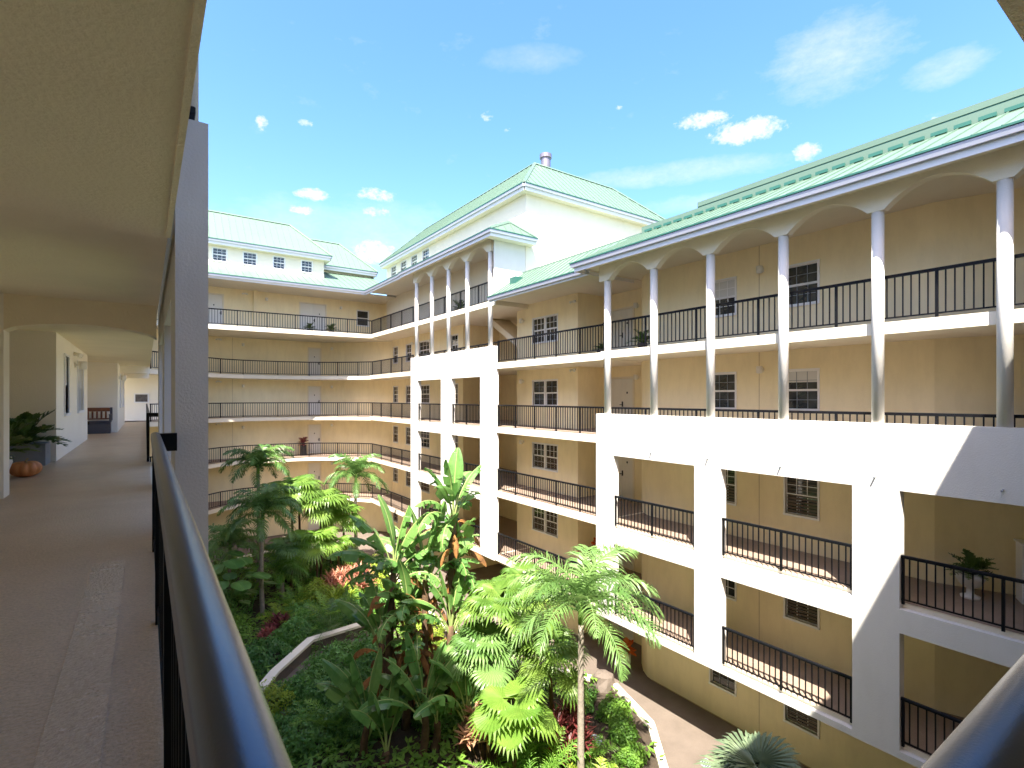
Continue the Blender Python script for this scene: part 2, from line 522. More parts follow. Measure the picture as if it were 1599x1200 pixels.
class Path:
    """walks along a wall polyline and places windows, doors and lamps on its outer face"""
    def __init__(s, p0, p1):
        s.p0, s.p1 = Vector(p0), Vector(p1); s.d = (s.p1 - s.p0).normalized(); s.ang = math.atan2(s.d.y, s.d.x)
        s.n = Vector((-s.d.y, s.d.x))
    def at(s, u, t=0):
        p = s.p0 + s.d * u + s.n * t
        return (p.x, p.y)


def round_prof(w, h, n=8, round_top=True):
    """handrail section: flat sides and a rounded top"""
    pts = [(-w / 2, -h), (-w / 2, -h * .35)]
    for k in range(1, n):
        a = math.pi * (1 - k / n)
        pts.append((w / 2 * math.cos(a), -h * .35 + h * .35 * math.sin(a) * 1.0))
    pts += [(w / 2, -h * .35), (w / 2, -h)]
    return pts


def railing(label, pts, z, post=1.3, bal=.13, single=True, group=None, near=False, top=1.0, wd=.06, bs=.016, end_posts=True):
    t = thing('balcony_railing', label, 'railing', (pts[0][0], pts[0][1], z), 0, group)
    P = [Vector((x, y, z)) for x, y in pts]
    if near: prof = round_prof(.066, .06, 24)
    else: prof = [(-wd / 2, -.062), (-wd / 2, -.008), (-wd / 2 + .01, 0), (wd / 2 - .01, 0), (wd / 2, -.008), (wd / 2, -.062)]
    obj('handrail', MB().sweep([p + Vector((0, 0, top)) for p in P], prof), M['nearblack' if near else 'black'], t, smooth=near)
    if near:
        es = t.children[0].modifiers.new('edges', 'EDGE_SPLIT'); es.split_angle = R(28)
    obj('bottom_rail', MB().sweep([p + Vector((0, 0, .11)) for p in P], [(-.015, -.03), (-.015, 0), (.015, 0), (.015, -.03)]), M['black'], t)
    pw = .024
    pm = cached(('post', top), lambda: MB().box(-pw, pw, -pw, pw, 0, top - .05).mesh('post', M['black']))
    bm_ = cached(('bal', bs, top), lambda: MB().box(-bs / 2, bs / 2, -bs / 2, bs / 2, .11, top - .05).mesh('baluster', M['black']))
    stuff = MB()
    for i in range(len(P) - 1):
        d = P[i + 1] - P[i]; Ln = d.length; d.normalize(); a = math.atan2(d.y, d.x)
        n = max(1, round(Ln / post)); seg = Ln / n; eb = .03
        for k in range(n + 1):
            if k == 0 and i > 0: continue
            q = P[i] + d * min(max(seg * k, eb if i == 0 else 0), Ln - (eb if i == len(P) - 2 else 0))
            link('post', pm, t, q, a)
        for k in range(n):
            nb = max(1, round(seg / bal))
            for j in range(1, nb):
                q = P[i] + d * (seg * (k + j / nb))
                if single: link('baluster', bm_, t, q, a)
                else:
                    h = bs / 2
                    stuff.box(q.x - h, q.x + h, q.y - h, q.y + h, z + .11, z + top - .05)
    if not single:
        structure(obj('balusters', stuff, M['black'], t), 'stuff')
    return t


def clip(poly, n, c):
    """part of a polygon (list of Vectors) where n.p <= c"""
    out = []
    for i in range(len(poly)):
        a, b = poly[i], poly[(i + 1) % len(poly)]
        da, db = n.dot(a) - c, n.dot(b) - c
        if da <= 0: out.append(a)
        if (da < 0 < db) or (db < 0 < da): out.append(a + (b - a) * (da / (da - db)))
    return out


def roof_plane(roof, poly, eave_dir, width=.42, mat='roof', seam=.03):
    """a roof slope of separate standing seam panels"""
    P = [Vector(p) for p in poly]; e = Vector(eave_dir).normalized()
    nrm = (P[1] - P[0]).cross(P[2] - P[1]).normalized()
    if nrm.z < 0: nrm = -nrm
    us = [e.dot(p) for p in P]; lo, hi = min(us), max(us); n = max(1, round((hi - lo) / width)); w = (hi - lo) / n
    for k in range(n):
        a, b = lo + w * k, lo + w * (k + 1)
        pn = clip(clip(P, e, b), -e, -a)
        if len(pn) < 3: continue
        m = MB(); q = len(pn); th = nrm * -.03
        m.add(pn + [p + th for p in pn], [tuple(range(q)), tuple(range(q, 2 * q))[::-1]] + [(i, q + i, q + (i + 1) % q, (i + 1) % q) for i in range(q)])
        sn = clip(pn, e, a + .022)
        if len(sn) >= 3:
            q = len(sn); up = nrm * seam
            m.add([p + up for p in sn] + sn, [tuple(range(q))] + [(i, q + i, q + (i + 1) % q, (i + 1) % q) for i in range(q)])
        obj('roof_panel', m, M[mat], roof)


def eave_trim(parent, path, z0=-.30, ztop=0):
    """white fascia with a grey gutter in front and a dark drip edge; side + (right) is outwards"""
    obj('fascia', MB().sweep(path, [(-.03, z0), (-.03, ztop - .02), (.0, ztop - .02), (.0, z0)]), M['fascia'], parent)
    obj('gutter', MB().sweep(path, [(.002, -.155), (.002, -.03), (.09, -.03), (.11, -.05), (.08, -.155)]), M['gutter'], parent)
    obj('drip_edge', MB().sweep(path, [(-.03, -.018), (-.03, .012), (.125, .012), (.125, -.028), (.095, -.028)]), M['roof_dark'], parent)


def ridge_cap(parent, a, b, w=.12):
    a, b = Vector(a), Vector(b); d = (b - a).normalized(); s = d.cross(Vector((0, 0, 1))).normalized() * w; u = Vector((0, 0, .05)); dn = Vector((0, 0, -.05))
    obj('ridge_cap', MB().add([a + s + dn, a + u, a - s + dn, b + s + dn, b + u, b - s + dn], [(0, 1, 4, 3), (1, 2, 5, 4), (0, 2, 1), (3, 4, 5), (0, 3, 5, 2)]), M['roof'], parent)
# ------------------------------------------------------------------ facade pieces
def frame_wall(parent, X, th, y0, y1, openings, z0, ztop, levels, lower=.10, head=2.31, name='facade_frame'):
    """white screen wall in the plane x = X with big openings for each level"""
    m = MB(); ys = sorted({y0, y1, *[v for o in openings for v in o]})
    zs = sorted({z0, ztop, *[FL[l] - lower for l in levels], *[FL[l] + head for l in levels]})
    def solid(i, j):
        y, z = (ys[i] + ys[i + 1]) / 2, (zs[j] + zs[j + 1]) / 2
        return not (any(a < y < b for a, b in openings) and any(FL[l] - lower < z < FL[l] + head for l in levels))
    m.cells(ys, zs, solid, lambda u, t, z: (t, u, z), X, X + th)
    return obj(name, m, M['white'], parent)


def column(parent, x, y, z0, z1, r=.115):
    m = cached(('col', z1 - z0, r), lambda: MB().lathe([(r, 0), (r, z1 - z0)], 24).mesh('column', M['white'], True))
    return link('column', m, parent, (x, y, z0))


def arch_beam(parent, X, th, ys, zspring, rise, ztop, ends=(0, 0)):
    """ys are column centres; an arch between each pair"""
    low = []; q = .15
    ys = sorted(ys)
    low.append((ys[0] - ends[0], zspring))
    for a, b in zip(ys, ys[1:]):
        A, B = a + q, b - q; n = 18
        for k in range(n + 1):
            u = k / n; y = A + (B - A) * u; z = zspring + rise * (1 - abs(2 * u - 1) ** 2.0) if 0 < k < n else zspring
            low.append((y, z))
    low.append((ys[-1] + ends[1], zspring))
    v = []; n = len(low)
    for y, z in low: v += [(X, y, z), (X, y, ztop), (X + th, y, ztop), (X + th, y, z)]
    f = []
    for i in range(n - 1):
        a, b = i * 4, i * 4 + 4
        f += [(a, b, b + 1, a + 1), (a + 1, b + 1, b + 2, a + 2), (a + 2, b + 2, b + 3, a + 3), (a + 3, b + 3, b, a)]
    f += [(0, 1, 2, 3), (4 * n - 1, 4 * n - 2, 4 * n - 3, 4 * n - 4)]
    return obj('arched_beam', MB().add(v, f), M['creamwhite'], parent)


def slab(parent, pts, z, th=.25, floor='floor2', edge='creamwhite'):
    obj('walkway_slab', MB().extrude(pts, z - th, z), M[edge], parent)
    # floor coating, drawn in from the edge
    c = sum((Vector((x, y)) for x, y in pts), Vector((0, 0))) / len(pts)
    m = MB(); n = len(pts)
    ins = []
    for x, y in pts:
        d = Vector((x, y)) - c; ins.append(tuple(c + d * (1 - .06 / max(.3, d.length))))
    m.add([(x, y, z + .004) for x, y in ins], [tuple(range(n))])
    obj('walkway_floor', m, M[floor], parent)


def wall_seg(mb, parent, p0, p1, z0, z1, items, floor_z, joints=()):
    """items: ('w', u0, width, sill, height, opts) / ('d', u0, width, height, opts) / ('l', u, h) / ('s', u, h)"""
    P = Path(p0, p1); holes = []
    for it in items:
        if it[0] == 'w': holes.append((it[1], it[1] + it[2], floor_z + it[3], floor_z + it[3] + it[4]))
        if it[0] == 'd': holes.append((it[1], it[1] + it[2], floor_z, floor_z + it[3]))
    mb.wall(p0, p1, z0, z1, [h for h in holes], .2)
    for it in items:
        if it[0] == 'w': window(parent, P.at(it[1]), P.ang, it[2], it[4], floor_z + it[3], **it[5])
        elif it[0] == 'd': door(parent, P.at(it[1]), P.ang, it[2], it[3], floor_z, **it[4])
        elif it[0] == 'l': wall_lamp(parent, P.at(it[1]), P.ang, floor_z + it[2])
        elif it[0] == 's': spot_lamp(parent, P.at(it[1]), P.ang, floor_z + it[2])


def joints(parent, pts, z0, z1):
    for (p, ang) in pts:
        o = link('wall_joint', cached(('j', z1 - z0), lambda: MB().box(-.007, .007, -.004, .01, 0, z1 - z0).mesh('wall_joint', M['joint'])), parent, (p[0], p[1], z0), ang)


G = 3.6 / 1.0
# ================================================================== right wing
RW = thing('apartment_wing', 'near right wing with white grid facade, round white columns and mint metal roof above', 'building', (13.5, 6, 0))
frame_wall(RW, 12.57, .25, -2.0, 12.92, [(-1.0, .25), (1.05, 4.17), (5.04, 8.21), (9.03, 12.12)], 2.65, 9.47, (1, 2))
colY = [-1.3, .65, 2.6, 4.6, 6.6, 8.6, 10.55, 12.5]
for y in colY: column(RW, 12.70, y, 9.471, 13.95)
arch_beam(RW, 12.58, .22, colY, 13.93, .42, 14.46, (.5, .28))
outl = lambda x0: [(x0, -2), (x0, 12.915), (16.5, 12.915), (16.5, -2)]
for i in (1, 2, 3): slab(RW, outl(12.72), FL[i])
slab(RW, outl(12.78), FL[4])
wm = MB()
shut = dict(cols=3, rows=2, slats=True)
for i in range(5):
    z = FL[i]; z1 = FL[i + 1] - (.25 if i < 4 else .03); zz = z + .005
    win1 = dict(cols=3, rows=2, slats=(i == 2), blind=.5 if i == 4 else 0, mm='trim' if i in (1, 2, 4) else 'potgrey')
    win2 = dict(cols=3, rows=2, slats=(i in (0, 1, 2)), mm='potgrey' if i > 2 else 'trim', blind=.3 if i == 3 else 0)
    wall_seg(wm, RW, (14.7, 12.3), (14.7, 4.2), z, z1,
             [('w', 2.35, .84, .98, 1.07, win1), ('w', 4.72, .86, .98, 1.07, win2)] + ([('l', 4.05, 2.12)] if i else []), zz)
    joints(RW, [(Path((14.7, 12.3), (14.7, 4.2)).at(3.95), -math.pi / 2)], z + .01, z1 - .01)
    wall_seg(wm, RW, (14.7, 4.2), (15.35, 2.5), z, z1, [], zz)
    wall_seg(wm, RW, (15.35, 2.5), (15.35, -2), z, z1, [('w', .9, .8, .98, 1.07, win2)], zz)
    # curved wall into the entry recess
    cp = [(16.35, 14.2), (16.1, 13.9), (15.72, 13.62), (15.3, 13.3), (14.95, 12.92), (14.74, 12.55), (14.7, 12.3)]
    for a, b in zip(cp, cp[1:]): wm.wall(a, b, z, z1, (), .2)
obj('wall', wm, M['cream'], RW)
obj('base_trim', MB().box(14.68, 14.699, 4.3, 12.3, .0, .02), M['joint'], RW)
obj('ceiling', MB().box(12.06, 16.5, -2, 13.35, 14.46, 14.52), M['creamwhite'], RW)
rf = obj('roof', MB().extrude([(14.6, -2), (14.6, 13.3), (22, 13.3), (22, -2)], 15.72, 15.84), M['roof'], RW)
eave_trim(RW, [(15.0, 13.43, 14.62), (12.03, 13.43, 14.62), (12.03, .72, 14.62)])
# the eave is wound so that the outside is on its left: flip below
zr = 15.86
roof_plane(rf, [(11.98, -2, 14.64), (11.98, 13.47, 14.64), (14.5, 12.6, zr), (14.5, -2, zr)], (0, 1, 0), .41)
roof_plane(rf, [(11.98, 13.47, 14.64), (15.6, 13.47, 14.64), (14.5, 12.6, zr)], (1, 0, 0), .41)
for k in range(36):
    y = -1.9 + k * .41
    if y < 12.3: obj('ridge_gap_shade', MB().box(14.40, 14.46, y + .06, y + .35, zr - .01, zr + .07), M['roof_dark'], rf) if k > 4 else None  # dark colour stands in for the shade in gaps under the ridge flashing
obj('ridge_flashing', MB().box(14.50, 14.56, -2, 12.6, zr - .04, zr + .24), M['roof'], rf)
obj('upper_roof_fascia', MB().box(14.52, 14.60, -2, 10.3, zr + .242, zr + .275), M['roof_dark'], rf)
obj('upper_roof', MB().box(14.50, 22, -2, 10.3, zr + .277, zr + .42), M['roof'], rf)

for y in (10.55, 8.6, 6.6, 4.6, 2.6): link('weep_pipe', cached('wp', lambda: MB().tube([(.05, 0, 0), (-.09, 0, -.02)], .018, 8).mesh('weep_pipe', M['potgrey'])), RW, (12.57, y, 8.36))
OP = {1: (1.05, 4.17), 2: (5.04, 8.21), 3: (9.03, 12.12)}
nm = {1: 'right hand', 2: 'middle', 3: 'left hand'}
for lv, txt in ((2, 'upper'), (1, 'lower')):
    for k, (a, b) in OP.items():
        railing('black railing in the %s opening, %s row, of the near white facade' % (nm[k], txt),
                [(12.64, b - .01), (12.64, a + .01)], FL[lv], 1.6, .145, bs=.023, group='railings of the near white grid facade')
railing('black railing just showing above the solid white band of the near right wing', [(12.90, 12.9), (12.90, -1.9)], FL[3], 1.95, .145, bs=.023)
railing('black railing of the top walkway behind the near round white columns', [(12.90, 12.9), (12.90, -1.9)], FL[4], 1.96, .145, bs=.023)

# ================================================================== middle section
MD = thing('apartment_wing', 'recessed middle section with open cream walkways between the two white grid facades', 'building', (13.6, 16.4, 0))
for i in (1, 2, 3, 4):
    slab(MD, [(13.02, 12.925), (13.02, 19.79), (17.5, 19.79), (17.5, 12.925)], FL[i], .27)
wm = MB()
dbl = lambda i: dict(cols=3 if i != 3 else 2, rows=2, double=True, slats=(i in (1, 2)), mm='potgrey' if i == 3 else 'trim')
for i in range(5):
    z = FL[i]; z1 = FL[i + 1] - (.27 if i < 4 else .02); zz = z + .005
    wall_seg(wm, MD, (14.9, 20.8), (14.9, 16.4), z, z1, [('w', 1.3, 1.76, .97, 1.12, dbl(i)), ('l', .55, 2.1), ('s', 4.2, 2.5)] if i else [('w', 1.3, 1.76, .97, 1.12, dbl(i))], zz)
    wall_seg(wm, MD, (14.9, 16.4), (16.4, 16.4), z, z1, [], zz)
    wall_seg(wm, MD, (16.4, 16.4), (16.4, 14.2), z, z1, [('d', .35, 1.35, 2.12, dict(leaves=2, mat='lampwhite')), ('l', 1.98, 2.15)], zz)
obj('wall', wm, M['cream'], MD)
obj('ceiling', MB().box(12.66, 17.5, 13.36, 19.79, 14.44, 14.49), M['creamwhite'], MD)
rf = obj('roof', MB().extrude([(14.6, 13.48), (14.6, 19.8), (22, 19.8), (22, 13.48)], 15.72, 15.83), M['roof'], MD)
roof_plane(rf, [(12.58, 13.45, 14.55), (12.58, 19.84, 14.55), (14.5, 19.84, zr), (14.5, 12.7, zr)], (0, 1, 0), .41)
obj('ridge_flashing', MB().box(14.50, 14.56, 12.65, 19.84, zr - .04, zr + .06), M['roof'], rf)
eave_trim(MD, [(12.63, 19.79, 14.53), (12.63, 13.3, 14.53)], -.24)
obj('roof_vent', MB().box(13.35, 13.75, 18.75, 19.2, 15.0, 15.38), M['roof_dark'], rf)
for lv, txt in ((4, 'top'), (3, 'fourth'), (2, 'third'), (1, 'second')):
    tt = {4: 'under the mint roof edge', 3: 'level with the foreground handrail', 2: 'one floor below the foreground handrail', 1: 'lowest of the section, near the palm tops'}[lv]
    railing('black railing of the recessed middle section, %s' % tt, [(13.10, 19.78), (13.10, 12.94)], FL[lv], 1.38, .14, bs=.023, group='railings of the recessed middle section')

# ================================================================== tower section
TW = thing('apartment_wing', 'far white grid facade with arcade on top and tall cream attic block behind', 'building', (13.8, 26, 0))
frame_wall(TW, 12.90, .25, 19.80, 28.87, [(21.0, 23.85), (25.0, 27.95)], 2.65, 12.38, (1, 2, 3))
tcol = [20.3, 22.4, 24.35, 26.3, 28.3]
for y in tcol: column(TW, 13.03, y, 12.381, 16.8, .11)
arch_beam(TW, 12.92, .22, tcol, 16.75, .42, 17.31, (.2, .25))
XE = [(13.06, 19.805), (13.06, 28.9), (13.0, 28.9), (13.0, 35.9), (17.6, 38), (17.6, 19.805)]
for i in (1, 2, 3, 4): slab(TW, [(13.04, 19.805), (13.04, 35.9), (17.6, 38.5), (17.6, 19.805)], FL[i])
slab(TW, [(13.04, 19.9), (13.04, 35.9), (14.65, 36.8), (17.6, 38.5), (17.6, 19.9)], FL[5])
wm = MB()
for i in range(6):
    z = FL[i]; z1 = FL[i + 1] - .25 if i < 5 else 17.3; zz = z + .005
    w1 = dict(cols=3, rows=2, slats=True) if i != 4 else dict(cols=2, rows=2)
    its = [('w', .30, .80, .98, 1.15, dict(cols=2, rows=2, slats=i % 2 == 0))]
    its += [('w', 2.6, .84, .98, 1.15, w1), ('w', 4.75, 1.5, .98, 1.15, dict(cols=3, rows=2, slats=i % 2 == 1)), ('w', 9.2, .8, .98, 1.15, w1)] if i < 5 else [('d', 1.3, 1.0, 2.15, dict(mat='creamwhite')), ('w', 9.0, .8, .98, 1.15, w1)]
    if i: its += [('l', 3.9, 2.1)]
    wall_seg(wm, TW, (15.0, 36.9), (15.0, 26.3), z, z1, its, zz)
    if i == 5: wm.wall((15.0, 39.0), (15.0, 36.9), z, z1, (), .2)
    wall_seg(wm, TW, (15.0, 26.3), (17.5, 26.3), z, z1, [], zz)
    wall_seg(wm, TW, (17.5, 26.3), (17.5, 20.8), z, z1, [], zz)
    wm.wall((17.5, 20.8), (15.1, 20.8), z, z1, (), .2)
# pilaster at the top walkway
wm.box(14.75, 15.0, 33.0, 33.4, 14.5, 17.3)
obj('wall', wm, M['cream'], TW)
obj('side_wall', MB().box(12.93, 16.5, 19.83, 19.89, 14.5, 17.30), M['white'], TW)
# stair flight in the recess
st = obj('stair_flight', MB().add([(15.2, 24.6, 14.5), (16.4, 24.6, 14.5), (16.4, 19.6, 11.6), (15.2, 19.6, 11.6),
      (15.2, 24.6, 14.85), (16.4, 24.6, 14.85), (16.4, 19.6, 11.95), (15.2, 19.6, 11.95)],
     [(0, 1, 2, 3), (7, 6, 5, 4), (0, 4, 5, 1), (1, 5, 6, 2), (2, 6, 7, 3), (3, 7, 4, 0)]), M['creamwhite'], TW)
obj('ceiling', MB().box(12.45, 16.4, 19.84, 35.3, 17.31, 17.36), M['creamwhite'], TW)
# arcade roof: little gabled roof with a hipped end
rf = obj('roof', MB().box(12.6, 14.69, 19.9, 29.2, 17.37, 17.44), M['roof_dark'], TW)
ez = 17.47; AX, AZ = 13.72, 18.1
roof_plane(rf, [(12.36, 19.28, ez), (12.36, 29.4, ez), (AX, 29.0, AZ), (AX, 19.75, AZ)], (0, 1, 0), .41)
roof_plane(rf, [(12.36, 19.28, ez), (AX, 19.75, AZ), (14.98, 19.28, ez)], (1, 0, 0), .41)
roof_plane(rf, [(AX, 19.75, AZ), (AX, 29.0, AZ), (14.98, 29.0, ez), (14.98, 19.28, ez)], (0, 1, 0), .41)
ridge_cap(rf, (AX, 19.75, AZ + .02), (AX, 29.0, AZ + .02), .08)
ridge_cap(rf, (12.36, 19.28, ez + .03), (AX, 19.75, AZ + .03), .05)
ridge_cap(rf, (14.98, 19.28, ez + .03), (AX, 19.75, AZ + .03), .05)
eave_trim(TW, [(12.40, 29.35, ez - .02), (12.40, 19.32, ez - .02), (14.98, 19.32, ez - .02)], -.30)
obj('eave_soffit', MB().box(12.42, 14.96, 19.34, 19.82, ez - .30, ez - .26), M['creamwhite'], TW)
# attic block
bx0, bx1, by0, by1 = 14.7, 24.8, 19.80, 37.2
wm = MB()
wm.wall((14.7, 37.2), (14.7, 19.8), 14.55, 19.68, [(a, a + .9, 18.75, 19.52) for a in (.95, 2.7, 4.45, 6.2)], .2)
for a in (.95, 2.7, 4.45, 6.2): window(TW, (14.7, 37.2 - a), -math.pi / 2, .9, .77, 18.75, cols=3, rows=2, slats=False)
wm.wall((14.7, 19.8), (24.8, 19.8), 14.55, 19.68, (), .2)
wm.wall((24.8, 19.8), (24.8, 37.2), 14.55, 19.68, (), .2)
wm.wall((24.8, 37.2), (14.7, 37.2), 14.55, 19.68, (), .2)
obj('attic_wall', wm, M['creamwhite'], TW)


def hip_block(parent, x0, x1, y0, y1, z, inset, h, w=.41):
    """truncated hip roof over an eave rectangle"""
    e = [(x0, y0, z), (x1, y0, z), (x1, y1, z), (x0, y1, z)]
    t = [(x0 + inset, y0 + inset, z + h), (x1 - inset, y0 + inset, z + h), (x1 - inset, y1 - inset, z + h), (x0 + inset, y1 - inset, z + h)]
    o = .08
    rf = obj('hip_roof', MB().box(x0 + inset, x1 - inset, y0 + inset, y1 - inset, z + h - .1, z + h - .02), M['roof'], parent)
    for i in range(4):
        j = (i + 1) % 4
        roof_plane(rf, [e[i], e[j], t[j], t[i]], Vector(e[j]) - Vector(e[i]), w)
        ridge_cap(rf, Vector(e[i]) + Vector((0, 0, .04)), Vector(t[i]) + Vector((0, 0, .04)), .09)
        ridge_cap(rf, Vector(t[i]) + Vector((0, 0, .03)), Vector(t[j]) + Vector((0, 0, .03)), .09)
    obj('soffit', MB().box(x0 + .06, x1 - .06, y0 + .06, y1 - .06, z - .33, z - .29), M['creamwhite'], parent)
    path = [Vector(e[i % 4]) for i in range(5)]
    c = Vector(((x0 + x1) / 2, (y0 + y1) / 2, z))
    ins = [Vector((p.x + (.05 if p.x < c.x else -.05), p.y + (.05 if p.y < c.y else -.05), z - .02)) for p in path]
    for i in range(4):
        eave_trim(parent, [ins[i], ins[i + 1]], -.32)
    return rf


hr = hip_block(TW, 14.28, 25.22, 19.38, 37.6, 19.99, 2.57, 2.43)
obj('roof_vent_pipe', MB().lathe([(.27, 0), (.27, .78), (.33, .79), (.33, 1.0), (.28, 1.01)], 20), M['pipe'], hr, (17.9, 22.3, 22.3))
for lv in (1, 2, 3):
    for k, (a, b) in enumerate([(21.0, 23.85), (25.0, 27.95)]):
        tx = {3: 'top', 2: 'middle', 1: 'bottom'}[lv]; sd = ('right', 'left')[k]
        railing('black railing in the %s %s opening of the far white grid facade' % (tx, sd), [(12.98, b - .01), (12.98, a + .01)], FL[lv], 1.45, .14, bs=.023, group='railings of the far white grid facade')
railing('black railing of the arcade walkway high in the far white facade, behind thin columns', [(13.25, 28.8), (13.25, 19.95)], FL[5], 1.95, .14, bs=.02)
railing('black railing just showing above the solid band of the far white facade', [(13.25, 28.8), (13.25, 19.95)], FL[4], 1.95, .14, single=False, bs=.02)

# ================================================================== back wing
BK = thing('apartment_wing', 'back wing closing the courtyard with curved cream walkways and pale roofs', 'building', (6, 40, 0))
inner = [(13.0, 35.9), (12.4, 36.7), (11.3, 37.8), (9.6, 38.9), (7.6, 39.35), (5.4, 39.3), (4.0, 38.75), (2.9, 37.75), (.2, 34.6)]
for i in (1, 2, 3, 4):
    slab(BK, inner + [(-4, 36), (-4, 43.5), (17.6, 43.5), (17.6, 38.6)], FL[i], .27)
slab(BK, [(13.0, 35.95), (3.0, 36.55), (-6, 37.1), (-6, 43.5), (17.6, 43.5), (17.6, 38.6)], FL[5], .27)
wm = MB()
wl = [(0.0, 38.0), (3.4, 41.0), (10.95, 41.0), (12.4, 39.95), (15.1, 36.95)]
for i in range(5):
    z = FL[i]; z1 = FL[i + 1] - .27; zz = z + .005
    wall_seg(wm, BK, wl[0], wl[1], z, z1, [], zz)
    its = [('d', 6.65, .85, 2.15, dict(mat='lampwhite')), ('l', 2.2, 2.15)] if i else [('d', 6.65, .85, 2.15, dict(mat='lampwhite'))]
    wall_seg(wm, BK, wl[1], wl[2], z, z1, its + ([('s', .7, 2.45)] if i else []), zz)
    joints(BK, [(Path(wl[1], wl[2]).at(1.55), 0)], z + .01, z1 - .01)
    wall_seg(wm, BK, wl[2], wl[3], z, z1, [('l', .9, 2.15)] if i else [], zz)
    wall_seg(wm, BK, wl[3], wl[4], z, z1, [], zz)
z = FL[5]
wall_seg(wm, BK, (-5, 38.7), (15.1, 38.6), z, 17.3,
         [('d', 8.1, 1.0, 2.2, dict(mat='lampwhite')), ('d', 13.9, 1.75, 2.2, dict(leaves=2, mat='lampwhite')), ('w', 17.95, .85, .95, 1.1, dict(cols=1, rows=1)),
          ('l', 11.7, 2.2), ('l', 16.7, 2.1), ('s', 10.4, 2.45)], z + .005)
wm.box(5.9, 6.15, 38.45, 38.69, 14.5, 17.3)
obj('wall', wm, M['cream'], BK)
obj('ceiling', MB().extrude([(-6, 35.85), (12.5, 35.42), (17, 35.42), (17, 39), (-6, 39)], 17.20, 17.26), M['creamwhite'], BK)
rf = obj('roof', MB().box(-6, 10, 39.0, 44, 17.9, 18.0), M['roof'], BK)
sl = .44
e0, e1 = (-6, 35.9), (12.42, 35.4)
q = 17.45
roof_plane(rf, [(e0[0], e0[1], q), (e1[0], e1[1], q), (14.7, 37.6, q + sl * 2.25), (14.7, 40.1, q + sl * 4.7), (-6, 40.5, q + sl * 4.6)], (1, 0, 0), .42)
roof_plane(rf, [(12.42, 29.35, q), (12.42, 35.4, q), (14.69, 37.6, q + sl * 2.25), (14.69, 29.35, q + sl * 2.25)], (0, 1, 0), .42)
eave_trim(BK, [(12.45, 29.36, q - .02), (12.45, 35.42, q - .02), (-6, 35.92, q - .02)][::-1], -.28)
# attic blocks over the back wing
wm = MB(); blk = [(11.46, .77), (13.2, .77), (15.0, .7), (16.8, .7)]
wm.wall((-8, 37.8), (10.3, 37.8), 17.5, 19.75, [(a, a + b, 18.72, 19.5) for a, b in blk], .2)
wm.wall((10.3, 37.8), (10.3, 44), 17.5, 19.75, (), .2)
wm.wall((10.3, 39.9), (14.45, 39.9), 17.5, 19.5, (), .2)
wm.wall((14.45, 39.9), (14.45, 48), 17.5, 19.5, (), .2)
obj('attic_wall', wm, M['creamwhite'], BK)
for a, b in blk: window(BK, (-8 + a, 37.8), 0, b, .78, 18.72, cols=3, rows=2)
hip_block(BK, -8, 10.72, 37.35, 45.5, 20.0, 2.3, 2.35, .42)
hip_block(BK, 6.0, 14.85, 39.45, 48.5, 19.85, 2.3, 2.35, .42)
off = [(x, y + .1) for x, y in inner]
for lv, tx in ((4, 'second highest'), (3, 'fourth floor'), (2, 'third floor'), (1, 'lowest')):
    pts = [(13.12, 28.95), (13.12, 35.95)] + [(x, y + .12) for x, y in inner[1:]]
    tt = {4: 'just below the widest top walkway', 3: 'seen level at eye height', 2: 'with a dark planter behind it', 1: 'half hidden behind the palms'}[lv]
    railing('curved black railing of the back wing, %s' % tt, pts, FL[lv], 1.75, .15, single=False, bs=.022, group='railings of the back wing')
railing('straight black railing of the top back walkway under the pale roof', [(13.12, 28.95), (13.12, 36.03), (3.0, 36.65), (-6, 37.2)], FL[5], 1.75, .15, single=False, bs=.022)

# ================================================================== left wing with the corridor the photo is taken from
LW = thing('apartment_wing', 'left wing with the covered brown corridor running away from the camera', 'building', (-1, 10, 0))
ld = [(-3.4, 36.6), (-3.4, -2.6), (.055, -2.6), (.055, 34.5), (-.6, 36.6)]
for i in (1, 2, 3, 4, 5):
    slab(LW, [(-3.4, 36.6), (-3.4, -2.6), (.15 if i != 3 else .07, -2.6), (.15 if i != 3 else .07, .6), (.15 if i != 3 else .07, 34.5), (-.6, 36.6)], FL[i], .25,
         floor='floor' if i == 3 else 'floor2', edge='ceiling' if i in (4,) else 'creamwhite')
obj('floor_strip', MB().add([(-.30, -2, FL[3] + .008), (-.13, -2, FL[3] + .008), (-.13, 5.2, FL[3] + .008), (-.34, 5.2, FL[3] + .008)], [(0, 1, 2, 3)]), M['strip'], LW)
obj('slab_drip_edge', MB().box(.135, .168, .45, 5.2, 11.335, 11.62), M['ceiling'], LW)
frame_wall(LW, .21, .25, 5.4, 12.9, [(6.3, 8.7), (9.6, 12.0)], 2.65, 12.46, (1, 2, 3))
obj('slab_infill', MB().box(.07, .21, 5.42, 12.88, 8.45, 8.70), M['creamwhite'], LW)
for y in (5.75, 7.7, 9.6, 11.5): column(LW, .30, y, 12.461, 16.8, .11)
arch_beam(LW, .22, .22, [5.75, 7.7, 9.6, 11.5], 16.75, .42, 17.31, (.2, .25))
